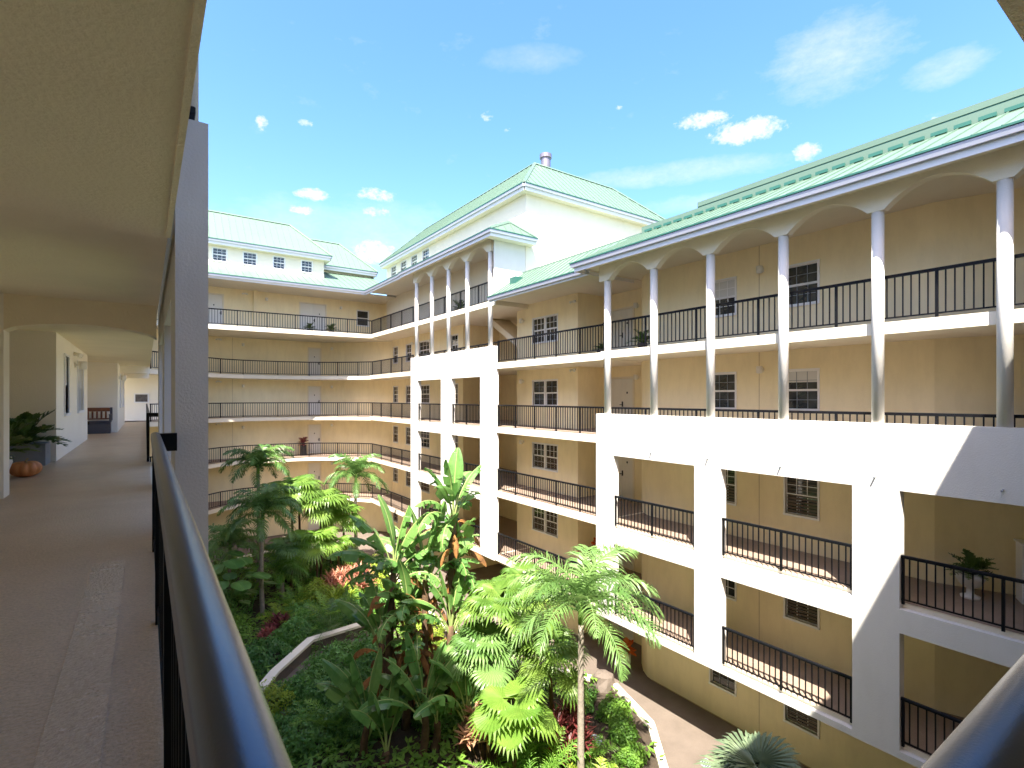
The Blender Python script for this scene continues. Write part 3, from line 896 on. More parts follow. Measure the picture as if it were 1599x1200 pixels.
# arched cross beam in the corridor
cb = []; n = 16
A, B = -1.5, .13
low = [(B, 10.86)] + [(B + (A - B) * k / n, 10.90 + .11 * math.sin(math.pi * (k / n)) ** .7 if 0 < k < n else 10.88) for k in range(n + 1)]
v = []
for x, zz in low: v += [(x, 9.27, zz), (x, 9.27, 11.35), (x, 9.57, 11.35), (x, 9.57, zz)]
f = []
for i in range(len(low) - 1):
    a, b = 4 * i, 4 * i + 4
    f += [(a, b, b + 1, a + 1), (a + 2, b + 2, b + 3, a + 3), (a + 3, b + 3, b, a)]
f += [(0, 1, 2, 3)]
obj('arched_beam', MB().add(v, f), M['ceiling'], LW)
obj('beam_stub', MB().box(-1.9, -1.25, 10.6, 10.85, 11.12, 11.35), M['corridor'], LW)
wm = MB(); z, z1 = FL[3], 11.35; zz = z + .005
wm.box(-1.85, -1.5, 9.27, 9.62, z, z1)
wm.wall((-1.85, -2.6), (-1.85, 9.4), z, z1, (), .2)
wm.wall((-1.85, 9.6), (-3.2, 9.6), z, z1, (), .2)
wm.wall((-3.2, 9.6), (-3.2, 14.1), z, z1, (), .2)
wm.wall((-3.2, 14.1), (-1.5, 14.1), z, z1, (), .2)
wall_seg(wm, LW, (-1.5, 14.1), (-1.5, 21.1), z, z1, [('w', 1.25, .75, .95, 1.3, dict(cols=1, rows=1, blind=.5)), ('w', 3.95, 1.5, .95, 1.3, dict(cols=1, rows=1, double=True, blind=.5)), ('l', 3.4, 2.15), ('s', 3.2, 2.42)], zz)
wm.wall((-1.5, 21.1), (-2.8, 21.1), z, z1, (), .2)
wm.wall((-2.8, 21.1), (-2.8, 25.0), z, z1, (), .2)
wm.wall((-2.8, 25.0), (-.88, 25.0), z, z1, (), .2)
wall_seg(wm, LW, (-.88, 25.0), (-.88, 33.0), z, z1, [('w', 2.0, .9, .95, 1.3, dict(cols=2, rows=2)), ('l', .9, 2.1), ('w', 5.0, .9, .95, 1.3, dict(cols=2, rows=2))], zz)
wm.wall((-.88, 33), (-2.5, 33), z, z1, (), .2)
obj('wall', wm, M['corridor'], LW)
wm = MB()
wall_seg(wm, LW, (-3.0, 37.0), (1.2, 37.0), z, z1, [], zz)
wall_seg(wm, LW, (-3.0, -2.6), (-3.0, 36.0), FL[4], 17.3, [], zz)
for i in (0, 1, 2): wall_seg(wm, LW, (-1.85, -2.6), (-1.85, 36.0), FL[i], FL[i + 1] - .25, [], zz)
obj('rear_wall', wm, M['corridor'], LW)
obj('corridor_beam', MB().box(-.9, .14, 27.2, 27.5, 11.05, 11.35), M['corridor'], LW)
obj('corridor_beam', MB().box(-.9, .14, 32.4, 32.7, 11.0, 11.35), M['corridor'], LW)
pc = thing('wall_picture', 'small dark framed picture on the end wall of the corridor', 'picture', (-.2, 36.97, 10.0))
obj('picture_frame', MB().box(-.36, .36, -.03, .02, -.27, .27), M['trim'], pc, (0, 0, 0), 0, True)
obj('picture_canvas', MB().box(-.29, .29, -.034, -.031, -.21, .21), M['picture'], pc, (0, 0, 0), 0, True)
obj('ceiling', MB().box(-3.4, .3, 5.0, 36, 17.31, 17.36), M['creamwhite'], LW)
obj('ceiling', MB().box(-3.4, .5, -2.6, 5.0, 14.46, 14.52), M['creamwhite'], LW)
rf = obj('roof', MB().box(-3.4, -2, 5.0, 36, 18.3, 18.4), M['roof'], LW)
roof_plane(rf, [(.60, 4.9, 17.47), (.60, 35.2, 17.47), (-2, 35.2, 18.9), (-2, 4.9, 18.9)], (0, 1, 0), .6)
roof_plane(rf, [(.55, .6, 14.6), (.55, 5.0, 14.6), (-2, 5.0, 15.6), (-2, .6, 15.6)], (0, 1, 0), .6)
eave_trim(LW, [(.56, 4.9, 17.45), (.56, 35.2, 17.45)], -.3)
# near handrails
railing('thick black foreground handrail with rounded top running away beside the brown corridor',
        [(.068, .1275), (.068, 5.38)], FL[3], 1.75, .125, near=True, top=1.01, bs=.016)
railing('blurred black handrail crossing the lower right corner of the view',
        [(.068 + .034, .1275), (9.0, .1275)], FL[3], 1.75, .125, near=True, top=1.01, bs=.016)
obj('rail_bracket', MB().box(.07, .22, 5.30, 5.38, 9.55, 9.70), M['black'], LW)
railing('black railing further down the corridor beyond the white piers', [(.04, 12.95), (.04, 34.0)], FL[3], 1.75, .14, single=False, bs=.018)
obj('rail_bracket', MB().box(.05, .21, 12.86, 12.96, 9.62, 9.70), M['black'], LW)
railing('black railing seen against the sky above the near white pier', [(.335, 5.44), (.335, 12.8)], FL[4], 1.75, .14, single=False, bs=.018)

# ================================================================== front wing (mostly behind the camera)
FW = thing('apartment_wing', 'front wing behind the camera whose ceiling edge shows at the upper right corner', 'building', (6, -1.5, 0))
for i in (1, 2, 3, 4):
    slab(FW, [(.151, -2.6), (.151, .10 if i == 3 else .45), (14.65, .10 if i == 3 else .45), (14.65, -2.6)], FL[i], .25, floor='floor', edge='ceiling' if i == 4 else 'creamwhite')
obj('slab_drip_edge', MB().box(.17, 12.5, .44, .50, 11.335, 11.62), M['ceiling'], FW)
wm = MB()
for i in range(5): wm.wall((15.3, -2.2), (-1.8, -2.2), FL[i], FL[i + 1] - .25, (), .2)
obj('wall', wm, M['cream'], FW)
rf = obj('roof', MB().box(-2, 14.6, -2.6, -2.0, 15.3, 15.4), M['roof'], FW)
roof_plane(rf, [(.55, .74, 14.62), (12.0, .74, 14.62), (14.5, -2.2, zr), (-2, -2.2, zr)], (1, 0, 0), .6)
eave_trim(FW, [(.5, .70, 14.6), (12.0, .70, 14.6)][::-1], -.3)
obj('ceiling', MB().box(.5, 12.05, -2.2, .68, 14.40, 14.455), M['creamwhite'], FW)
# ================================================================== ground
def structure_obj(name, mb, mat): return structure(obj(name, mb, mat))


M['lawn'] = surf('distant_ground', (.10, .12, .07), .95, .3, .05)
structure_obj('ground', MB().add([(-900, -900, -.03), (900, -900, -.03), (900, 900, -.03), (-900, 900, -.03)], [(0, 1, 2, 3)]), M['lawn'])
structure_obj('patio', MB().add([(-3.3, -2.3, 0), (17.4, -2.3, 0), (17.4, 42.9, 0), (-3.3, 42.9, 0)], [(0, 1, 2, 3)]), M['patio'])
BED = [(1.2, 3.0), (6.5, 3.4), (9.6, 6.6), (11.1, 8.9), (12.35, 10.4), (13.0, 12.5), (12.5, 13.6), (11.0, 15.8), (10.4, 18.2), (10.5, 22), (11.0, 26), (11.2, 31), (9.6, 34.8), (6, 36), (2.4, 34.5), (1.2, 30)]
structure_obj('planting_bed', MB().add([(x, y, .20) for x, y in BED], [tuple(range(len(BED)))]), M['soil'])
cb = thing('garden_curb', 'low white curb edging the whole courtyard planting bed beside the tan patio', 'curb', (BED[0][0], BED[0][1], 0))
for i in range(len(BED)):
    a, b = Vector(BED[i] + (0,)), Vector(BED[(i + 1) % len(BED)] + (0,))
    obj('curb_stone', MB().sweep([a, b], [(-.10, 0), (-.10, .32), (.12, .32), (.12, 0)]), M['creamwhite'], cb)
rw = thing('retaining_wall', 'low angled cream planter wall with pale cap among the dark green hedges', 'wall', (5.2, 20.9, 0))
RP = [(2.4, 17.4), (3.6, 19.2), (5.2, 20.95), (8.2, 21.3)]
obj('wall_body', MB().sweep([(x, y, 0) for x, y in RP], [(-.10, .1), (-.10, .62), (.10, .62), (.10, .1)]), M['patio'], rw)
obj('wall_cap', MB().sweep([(x, y, 0) for x, y in RP], [(-.16, .622), (-.16, .72), (.16, .72), (.16, .622)]), M['creamwhite'], rw)
structure_obj('garden_path', MB().add([(3.2, 17.0, .21), (6.6, 18.6, .21), (8.6, 20.0, .21), (8.2, 21.2, .21), (5.2, 20.85, .21), (3.6, 19.1, .21), (2.4, 17.3, .21)], [tuple(range(7))]), M['patio'])
dg = thing('drain_grate', 'small grey square drain grate set in the tan patio', 'drain', (12.55, 8.6, .002))
gm = MB().box(-.17, .17, -.17, .17, 0, .012)
obj('grate_frame', gm, M['potgrey'], dg, (0, 0, 0), 0, True)
for k in range(6): obj('grate_bar', MB().box(-.14, .14, -.13 + .05 * k, -.115 + .05 * k, .0125, .02), M['black'], dg, (0, 0, 0), 0, True)

# ================================================================== plant meshes
rnd = random.Random(11)


def curve(L, a0, a1, n, power=1.0):
    pts = [Vector((0, 0, 0))]; angs = []
    for i in range(n):
        t = (i + .5) / n; a = a0 + (a1 - a0) * t ** power
        pts.append(pts[-1] + Vector((math.cos(a), 0, math.sin(a))) * (L / n)); angs.append(a)
    return pts


def sample(pts, t):
    n = len(pts) - 1; x = min(max(t, 0), .9999) * n; i = int(x)
    return pts[i].lerp(pts[i + 1], x - i), (pts[i + 1] - pts[i]).normalized()


def frond_mesh(name, mat, L=2.2, a0=70, a1=-50, nl=38, ll=.5, w=.04, vee=35, seed=0, droop=.5, start=.14, power=1.0):
    r = random.Random(seed); pts = curve(L, R(a0), R(a1), 12, power)
    m = MB().tube(pts, [.022 * (1 - i / 13) * L / 2 + .004 for i in range(13)], 5, False)
    for k in range(nl):
        t = start + (1 - start) * (k + r.uniform(0, .6)) / nl
        p, tg = sample(pts, t); up = Vector((-tg.z, 0, tg.x)) if tg.x >= 0 else Vector((tg.z, 0, -tg.x))
        prof = math.sin(math.pi * min(1, (t - start) / (1 - start) * .86 + .14)) ** .6
        for s in (-1, 1):
            l = ll * prof * r.uniform(.85, 1.1)
            v = R(vee + r.uniform(-18, 18))
            d = (Vector((0, s, 0)) * math.cos(v) + up * math.sin(v) + tg * r.uniform(.45, .8)).normalized()
            q = p.copy(); ww = w * r.uniform(.8, 1.15); rows = []
            for j in range(4):
                wd = ww * (.55, 1.0, .75, .06)[j]
                side = tg.lerp(up, .25).normalized() * wd / 2
                rows += [q - side, q + side]
                d = (d + Vector((0, 0, -droop * (.25 + .35 * j)))).normalized()
                q = q + d * (l / 3)
            m.add(rows, [(0, 1, 3, 2), (2, 3, 5, 4), (4, 5, 7, 6)])
    return m.mesh(name, mat)


def fan_mesh(name, mat, rad=.6, pet=.8, seg=30, spread=150, seed=0, droop=.35, a=55, split=.55):
    """petiole rising along +X then a pleated round leaf"""
    r = random.Random(seed); pts = curve(pet, R(a + 10), R(a - 25), 5)
    m = MB().tube(pts, [.014, .012, .011, .010, .009, .008], 5, False)
    c, tg = sample(pts, 1); ang = R(a - 60)
    X = Vector((math.cos(ang), 0, math.sin(ang))); Y = Vector((0, 1, 0)); N = X.cross(Y)
    if N.z < 0: N = -N
    for k in range(seg):
        t0 = R(-spread + 2 * spread * k / seg); t1 = R(-spread + 2 * spread * (k + 1) / seg); tm = (t0 + t1) / 2
        ln = rad * (1 - .22 * abs(tm) / R(spread)) * r.uniform(.92, 1.05)
        D = lambda t: X * math.cos(t) + Y * math.sin(t)
        rs = split * ln; z1 = N * (.02 + .06 * rs); dz = Vector((0, 0, -droop * ln * r.uniform(.5, 1.3)))
        P = [c, c + D(t0) * rs - N * .012, c + D(tm) * rs + N * .014, c + D(t1) * rs - N * .012]
        m2 = [c + D(tm) * (ln * .8) + D(tm + 1.57) * (ln * .8 * math.tan((t1 - t0) / 2) * .62) + dz * .3,
              c + D(tm) * (ln * .8) - D(tm + 1.57) * (ln * .8 * math.tan((t1 - t0) / 2) * .62) + dz * .3,
              c + D(tm) * ln + dz]
        m.add(P + m2, [(0, 1, 2), (0, 2, 3), (1, 5, 4, 3, 2), (5, 6, 4)])
    return m.mesh(name, mat)


def paddle_mesh(name, mat, L=1.35, W=.5, pet=1.0, a0=82, a1=20, tilt=0, seed=0, tear=.35, fold=.25):
    """bird of paradise leaf: long stalk, then a broad blade torn into strips"""
    r = random.Random(seed); tot = L + pet; pts = curve(tot, R(a0), R(a1), 16, 1.6)
    m = MB().tube(pts, [.027 - .0012 * i for i in range(17)], 6, False); nrib = len(m.f); f0 = pet / tot; n = 18
    for s in (-1, 1):
        hang = 0; prev = None
        for k in range(n):
            u0, u1 = k / n, (k + 1) / n
            def rim(u, h):
                p, tg = sample(pts, f0 + (1 - f0) * u); up = Vector((-tg.z, 0, tg.x)) if tg.x > 0 else Vector((tg.z, 0, -tg.x))
                wd = W / 2 * (math.sin(math.pi * (u * .93 + .05)) ** .62) * (1 - .15 * u)
                lat = Vector((0, s, 0)) * math.cos(fold + h) + up * (math.sin(fold) - math.sin(h) * 1.2)
                mid = p + lat * wd * .55; tip = p + lat * wd - up * wd * (.12 + h * .5) + tg * wd * .18
                return p, mid, tip
            if r.random() < tear: hang = r.uniform(0, .75); prev = None
            a = prev if prev else rim(u0, hang); g = r.uniform(.9, 1.0) if hang else 1
            b = rim(u0 + (u1 - u0) * g, hang)
            m.add([*a, *b], [(0, 3, 4, 1), (1, 4, 5, 2)])
            prev = b
    me = m.mesh(name, mat)
    if name == 'leaf':
        me.materials.append(M['rib'])
        for q in range(nrib): me.polygons[q].material_index = 1
    return me


def rosette(m, p, n, L, w, r, up=.4, droop=.5):
    for k in range(n):
        az = 2.4 * k + r.uniform(-.3, .3); el = R(75 - 70 * k / n + r.uniform(-8, 8)) * up * 1.6
        d = Vector((math.cos(az) * math.cos(el), math.sin(az) * math.cos(el), math.sin(el))); s = Vector((-math.sin(az), math.cos(az), 0))
        q = Vector(p); rows = []
        for j in range(4):
            wd = w * (.5, 1, .8, .05)[j] / 2; rows += [q - s * wd, q + s * wd]
            d = (d + Vector((0, 0, -droop * .25 * j))).normalized(); q = q + d * (L * r.uniform(.9, 1.1) / 3)
        m.add(rows, [(0, 1, 3, 2), (2, 3, 5, 4), (4, 5, 7, 6)])


def place(me, parent, p, az, tilt=0, sc=1, name=None):
    o = bpy.data.objects.new(name or 'frond', me); COL.objects.link(o); o.parent = parent
    o.location = Vector(p) - wpos(parent); o.rotation_euler = (0, tilt, az); o.scale = (sc, sc, sc)
    return o


def trunk_path(b, t, bend=.15, n=8):
    b, t = Vector(b), Vector(t); out = []
    for i in range(n + 1):
        u = i / n; p = b.lerp(t, u); p.x += bend * math.sin(math.pi * u); out.append(p)
    return out


def palm(label, x, y, ztop, nf=14, L=2.1, mat='palm', r0=.10, top=None, seed=1, group=None, ll=.56, w=.042, base_z=.2, nl=42):
    rr = random.Random(seed); t = thing('palm_tree', label, 'palm tree', (x, y, base_z), 0, group)
    tp = top or (x, y); path = trunk_path((x, y, base_z - .05), (tp[0], tp[1], ztop), rr.uniform(-.12, .12), 14)
    obj('trunk', MB().tube(path, [r0 * (1.5 if i == 0 else 1.08 - .3 * i / 14 + (.012 if i % 2 else 0)) for i in range(15)], 12), M['bark'], t, smooth=True)
    obj('crownshaft', MB().tube([(tp[0], tp[1], ztop - .02), (tp[0], tp[1], ztop + .3), (tp[0], tp[1], ztop + .62)], [r0 * .85, r0 * .8, .03], 10), M['fern'], t, smooth=True)
    ms = [cached(('fr', mat, round(L, 1), k, ll), lambda k=k: frond_mesh('frond', M[mat], L, (82, 66, 48, 26)[k], (-35, -58, -74, -82)[k], nl, ll, w, 24, k + seed, .7, .10)) for k in range(4)]
    for i in range(nf):
        k = min(3, int(4 * (i / nf) ** 1.0)); az = i * 2.4 + rr.uniform(-.25, .25)
        place(ms[k], t, (tp[0], tp[1], ztop + .45 - .2 * i / nf), az, rr.uniform(-.12, .12), rr.uniform(.85, 1.1))
    return t


def fan_palm(label, x, y, ztop, nf=12, rad=.65, pet=.9, mat='fan', seed=1, group=None, low=20, r0=.06, hi=80, name='fan_palm', split=.55, droop=.35):
    rr = random.Random(seed); t = thing(name, label, 'fan palm', (x, y, .2), 0, group)
    obj('trunk', MB().tube(trunk_path((x, y, .15), (x, y, ztop), .08, 6), [r0 * 1.2] + [r0] * 6, 9), M['brownstem'], t, smooth=True)
    for i in range(nf):
        a = hi - (hi - low) * i / max(1, nf - 1); k = i % 3
        me = cached(('fan', mat, rad, pet, round(a / 15), k, split), lambda: fan_mesh('leaf', M[mat], rad, pet, 28, 148, k * 7 + i, droop, a, split))
        place(me, t, (x, y, ztop), i * 2.4 + rr.uniform(-.3, .3), rr.uniform(-.2, .2), rr.uniform(.85, 1.1), 'leaf')
    return t


def frond_clump(label, x, y, h, n=18, mat='fern', seed=1, cat='fern', name='fern_clump', z=.2, ll=.28, w=.03, hi=80, group=None, nl=26):
    rr = random.Random(seed); t = thing(name, label, cat, (x, y, z), 0, group)
    ms = [cached(('fc', mat, h, k, ll), lambda k=k: frond_mesh('frond', M[mat], h * 1.25, (hi, hi - 20, hi - 42)[k], (5, -25, -50)[k], nl, ll, w, 25, k + seed, .4, .2)) for k in range(3)]
    for i in range(n):
        k = min(2, int(3 * i / n)); place(ms[k], t, (x + rr.uniform(-.15, .15), y + rr.uniform(-.15, .15), z), i * 2.4 + rr.uniform(-.3, .3), rr.uniform(-.1, .1), rr.uniform(.75, 1.1))
    return t


def bush(label, x, y, rx, ry, h, mat='shrub', n=2200, ls=.10, seed=1, group=None, z=.2, name='shrub', cat='shrub', lump=.25):
    rr = random.Random(seed); t = thing(name, label, cat, (x, y, z), 0, group); m = MB()
    ph = [(rr.uniform(0, 6.3), rr.uniform(2, 5), rr.uniform(1, 4)) for _ in range(4)]
    n = int(n * 1.5)
    for _ in range(n):
        a = rr.uniform(0, 6.283); u = rr.uniform(-.1, 1) ; el = math.asin(min(1, max(-.2, u)))
        k = 1 + lump * sum(math.sin(q + f * a) * math.cos(g * el + q) for q, f, g in ph) / 2
        rad = k * (rr.uniform(.3, 1) ** .33)
        d = Vector((math.cos(a) * math.cos(el), math.sin(a) * math.cos(el), math.sin(el)))
        p = Vector((x + d.x * rx * rad, y + d.y * ry * rad, z + .08 + d.z * h * rad * .93))
        nn = (d + Vector((rr.gauss(0, .5), rr.gauss(0, .5), rr.gauss(.3, .5)))).normalized()
        s = nn.orthogonal().normalized(); s.rotate(Matrix.Rotation(rr.uniform(0, 6.3), 3, nn)); q = nn.cross(s); l = ls * rr.uniform(.6, 1.2)
        m.add([p - s * l * .5, p + q * l * .24, p + s * l * .5 - nn * l * .12, p - q * l * .24], [(0, 1, 2, 3)])
    obj('foliage', m, M[mat], t)
    st = MB()
    for i in range(7):
        a = i * .9; st.tube([(x + .05 * math.cos(a), y + .05 * math.sin(a), z - .05), (x + rx * .35 * math.cos(a), y + ry * .35 * math.sin(a), z + h * .6)], [.02, .008], 5)
    o = obj('stems', st, M['brownstem'], t); o['kind'] = 'stuff'
    return t


def cordyline(label, x, y, r_, h, mat, n=26, L=.42, seed=1, cat='cordyline', z=.2):
    rr = random.Random(seed); t = thing('cordyline', label, cat, (x, y, z)); m = MB(); st = MB()
    for i in range(n):
        a = i * 2.4; d = r_ * math.sqrt((i + .5) / n); px, py = x + d * math.cos(a), y + d * math.sin(a); pz = z + h * (1 - .5 * (d / r_) ** 2) * rr.uniform(.75, 1.05)
        st.tube([(x + d * .3 * math.cos(a), y + d * .3 * math.sin(a), z - .05), (px, py, pz)], [.018, .012], 5)
        rosette(m, (px, py, pz), 16, L, .075, rr, .5, .45)
        rosette(m, (px, py, pz - .18), 9, L, .07, rr, .3, .5)
    obj('foliage', m, M[mat], t); o = obj('stems', st, M['brownstem'], t); o['kind'] = 'stuff'
    return t


def bird(label, x, y, stems, group=None, seed=3):
    """stems: (dx, dy, height, facing, number of leaves, leaf length)"""
    rr = random.Random(seed); t = thing('bird_of_paradise_plant', label, 'plant', (x, y, .2), 0, group)
    for (dx, dy, hh, face, nl, LL) in stems:
        bx, by = x + dx, y + dy; path = trunk_path((bx, by, .1), (bx + .1, by, hh), rr.uniform(-.15, .15), 10)
        obj('stem', MB().tube(path, [.13 - .004 * i + rr.uniform(-.012, .012) for i in range(11)], 9), M['brownstem'], t, smooth=True)
        for i in range(nl):
            side = 1 if i % 2 else -1; k = i // 2; a0 = 88 - 7 * k; a1 = 62 - 34 * k + rr.uniform(-8, 8)
            me = cached(('pd', round(LL, 1), k, side, seed % 3), lambda: paddle_mesh('leaf', M['bird'], LL, LL * .40, .75, a0, a1, 0, k * 5 + side + seed, .22 + .10 * k))
            az = face + (0 if side > 0 else math.pi) + rr.uniform(-.35, .35)
            o = place(me, t, (bx + .1, by, hh - .15 - .09 * k), az, rr.uniform(-.08, .08), rr.uniform(.85, 1.08), 'leaf')
        nd = 0 if hh < 2 else 7
        for i in range(nd):
            me = cached(('dd', i % 2), lambda: paddle_mesh('dead_leaf', M['dead'], .95, .22, .35, 20, -88, 0, i, .5, -.6))
            place(me, t, (bx + .1, by, hh - .35 - .14 * i), face + i * 1.9, 0, rr.uniform(.7, 1.05), 'dead_leaf')
        if nd:
            me = cached(('dk',), lambda: paddle_mesh('dead_stalk', M['dead'], .6, .10, .25, -60, -88, 0, 5, .6, -.9))
            for i in range(9): place(me, t, (bx + .08, by, hh - .3 - hh * .055 * i), i * 2.4, 0, rr.uniform(.6, 1.0), 'dead_stalk')
    return t


# ================================================================== the planting
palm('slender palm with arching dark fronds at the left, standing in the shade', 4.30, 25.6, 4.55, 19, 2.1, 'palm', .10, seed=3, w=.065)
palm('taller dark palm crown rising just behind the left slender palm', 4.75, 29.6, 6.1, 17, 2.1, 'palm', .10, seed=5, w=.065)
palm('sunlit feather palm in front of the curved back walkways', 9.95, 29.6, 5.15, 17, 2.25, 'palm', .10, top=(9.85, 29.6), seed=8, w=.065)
palm('large front palm with long sunlit fronds and straight grey trunk, lower centre', 8.55, 9.3, 4.6, 20, 2.3, 'palm_pale', .085, seed=9, ll=.60, w=.040, nl=46)
palm('low dense feather palm below the left slender palm', 5.35, 26.8, 1.2, 12, 2.0, 'fern', .12, seed=12)
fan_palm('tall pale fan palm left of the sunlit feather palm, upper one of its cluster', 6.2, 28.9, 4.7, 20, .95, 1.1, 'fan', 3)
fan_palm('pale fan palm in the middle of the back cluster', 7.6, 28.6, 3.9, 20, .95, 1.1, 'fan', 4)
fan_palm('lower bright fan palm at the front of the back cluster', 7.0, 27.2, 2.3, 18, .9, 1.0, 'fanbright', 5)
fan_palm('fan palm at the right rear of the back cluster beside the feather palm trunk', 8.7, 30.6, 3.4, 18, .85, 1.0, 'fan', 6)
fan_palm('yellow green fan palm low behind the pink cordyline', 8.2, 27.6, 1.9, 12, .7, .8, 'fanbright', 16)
fan_palm('fan palm partly behind the large front palm, left side', 8.5, 12.5, 3.6, 20, .75, .95, 'fan', 7)
fan_palm('fan palm close to the second walkway behind the large front palm', 9.8, 13.3, 3.6, 20, .75, .95, 'fan', 8)
fan_palm('dark fan palm between the bird of paradise and the front palm', 7.9, 12.6, 2.5, 18, .72, .9, 'palm_pale', 9)
fan_palm('fan palm low under the front palm crown', 9.2, 11.3, 2.4, 16, .7, .9, 'fan', 10)
fan_palm('large bright yellow green fan palm left of the front palm trunk', 7.55, 10.75, 1.9, 9, .78, .6, 'fanbright', 11, split=.75, droop=.2)
fan_palm('spiky grey green fan palm cut by the bottom edge at lower right', 9.25, 5.3, 2.75, 22, .75, .5, 'agave', 12, hi=86, low=10, split=.25, droop=.15)

fan_palm('fan palm behind the upper pale one of the back cluster', 6.9, 30.4, 4.6, 18, .9, 1.0, 'fan', 31)
fan_palm('bright fan palm between the back cluster and the feather palm', 8.9, 28.9, 3.0, 18, .85, 1.0, 'fanbright', 32)
fan_palm('low fan palm at the left foot of the back cluster', 5.9, 27.6, 2.0, 16, .85, .9, 'palm_pale', 33)
palm('bushy feather palm half hidden behind the left slender palm', 3.3, 28.2, 2.6, 16, 2.0, 'palm_pale', .09, seed=41, w=.06)
frond_clump('tall arching fern clump behind the low cream wall, centre', 6.4, 22.6, 1.5, 22, 'fern', 34)
frond_clump('sunny fern clump right of the yellow green shrub', 7.4, 25.9, 1.2, 22, 'yellowshrub', 35)
bird('tallest bird of paradise with ragged leaves and hanging brown leaves', 7.66, 14.2, [(0, 0, 6.4, .5, 11, 1.45), (.25, .35, 4.6, 1.4, 9, 1.4), (-.3, -.4, 3.2, .2, 8, 1.4)], seed=3)
bird('bird of paradise with broad drooping leaves, left of the tallest one', 5.95, 14.76, [(0, 0, 4.9, -.4, 12, 1.55), (.35, -.25, 3.6, .7, 9, 1.45), (-.3, .2, 2.7, 2.2, 8, 1.4)], seed=4)
bird('bird of paradise with upright bright leaf between its two taller neighbours', 6.86, 14.5, [(0, 0, 4.5, -.6, 9, 1.75), (-.2, .3, 2.9, .9, 9, 1.4)], seed=5)
bird('low bird of paradise shoots at the bottom centre of the bed', 6.1, 13.0, [(0, 0, 1.5, -.5, 7, 1.6), (.5, .2, .9, .8, 4, 1.4)], seed=6)
bird('low banana like leaves nearest the foreground handrail', 4.85, 13.9, [(0, 0, 1.1, 2.9, 7, 1.7), (.3, -.6, .6, 3.6, 4, 1.5)], seed=7)
bird('short bird of paradise right of the low shoots', 7.2, 12.6, [(0, 0, 1.2, .2, 8, 1.5)], seed=8)

cordyline('pink and cream cordyline mound in the sun below the back fan palms', 8.35, 26.0, 1.25, 1.25, 'croton', 34, .5, 1)
cordyline('dark red cordyline beside the large front palm trunk', 9.3, 11.6 - .9, .55, 1.3, 'ti', 14, .42, 2)
cordyline('pink leaved cordyline left of the bright yellow fan palm', 7.5, 11.9, .6, 1.5, 'croton', 12, .4, 3)
cordyline('dark red leaved cordyline behind the pink one', 8.1, 12.1, .5, 1.6, 'ti', 10, .4, 8)
cordyline('small dark red cordyline among the hedges by the left palm', 4.6, 23.3, .5, .7, 'ti', 10, .35, 4)
cordyline('low orange red cordyline nearest the foreground handrail at the left', 4.0, 22.6, .35, .5, 'ti', 8, .3, 5)
cordyline('yellow cordyline right of the pink mound', 7.4, 24.3, .6, .9, 'yellowshrub', 12, .5, 6)

frond_clump('feathery fern clump behind the left palm base', 5.6, 25.2, 1.5, 22, 'fern', 1)
frond_clump('yellow green fern clump in front of the left palm trunk', 4.9, 24.3, 1.0, 20, 'yellowshrub', 2)
frond_clump('long green fern fronds at the bottom centre right', 7.7, 9.9, 1.6, 26, 'fern', 3)
frond_clump('fern fronds under the low banana like leaves', 4.4, 15.3, 1.3, 22, 'fern', 4)
frond_clump('sunny fern clump at the bottom beside the front palm', 8.6, 8.9, 1.0, 22, 'yellowshrub', 5)
frond_clump('fern clump between the front palm and the patio curb', 9.6, 10.2, .9, 20, 'fern', 6)
frond_clump('small palm fronds arching over the low cream wall', 6.2, 21.6, 1.7, 18, 'palm', 7, ll=.42)
frond_clump('dense fern at the foot of the front fan palms', 8.5, 11.2, 1.2, 20, 'fern', 9)
frond_clump('low fern right of the left palm base', 5.2, 22.9, .8, 18, 'yellowshrub', 10)

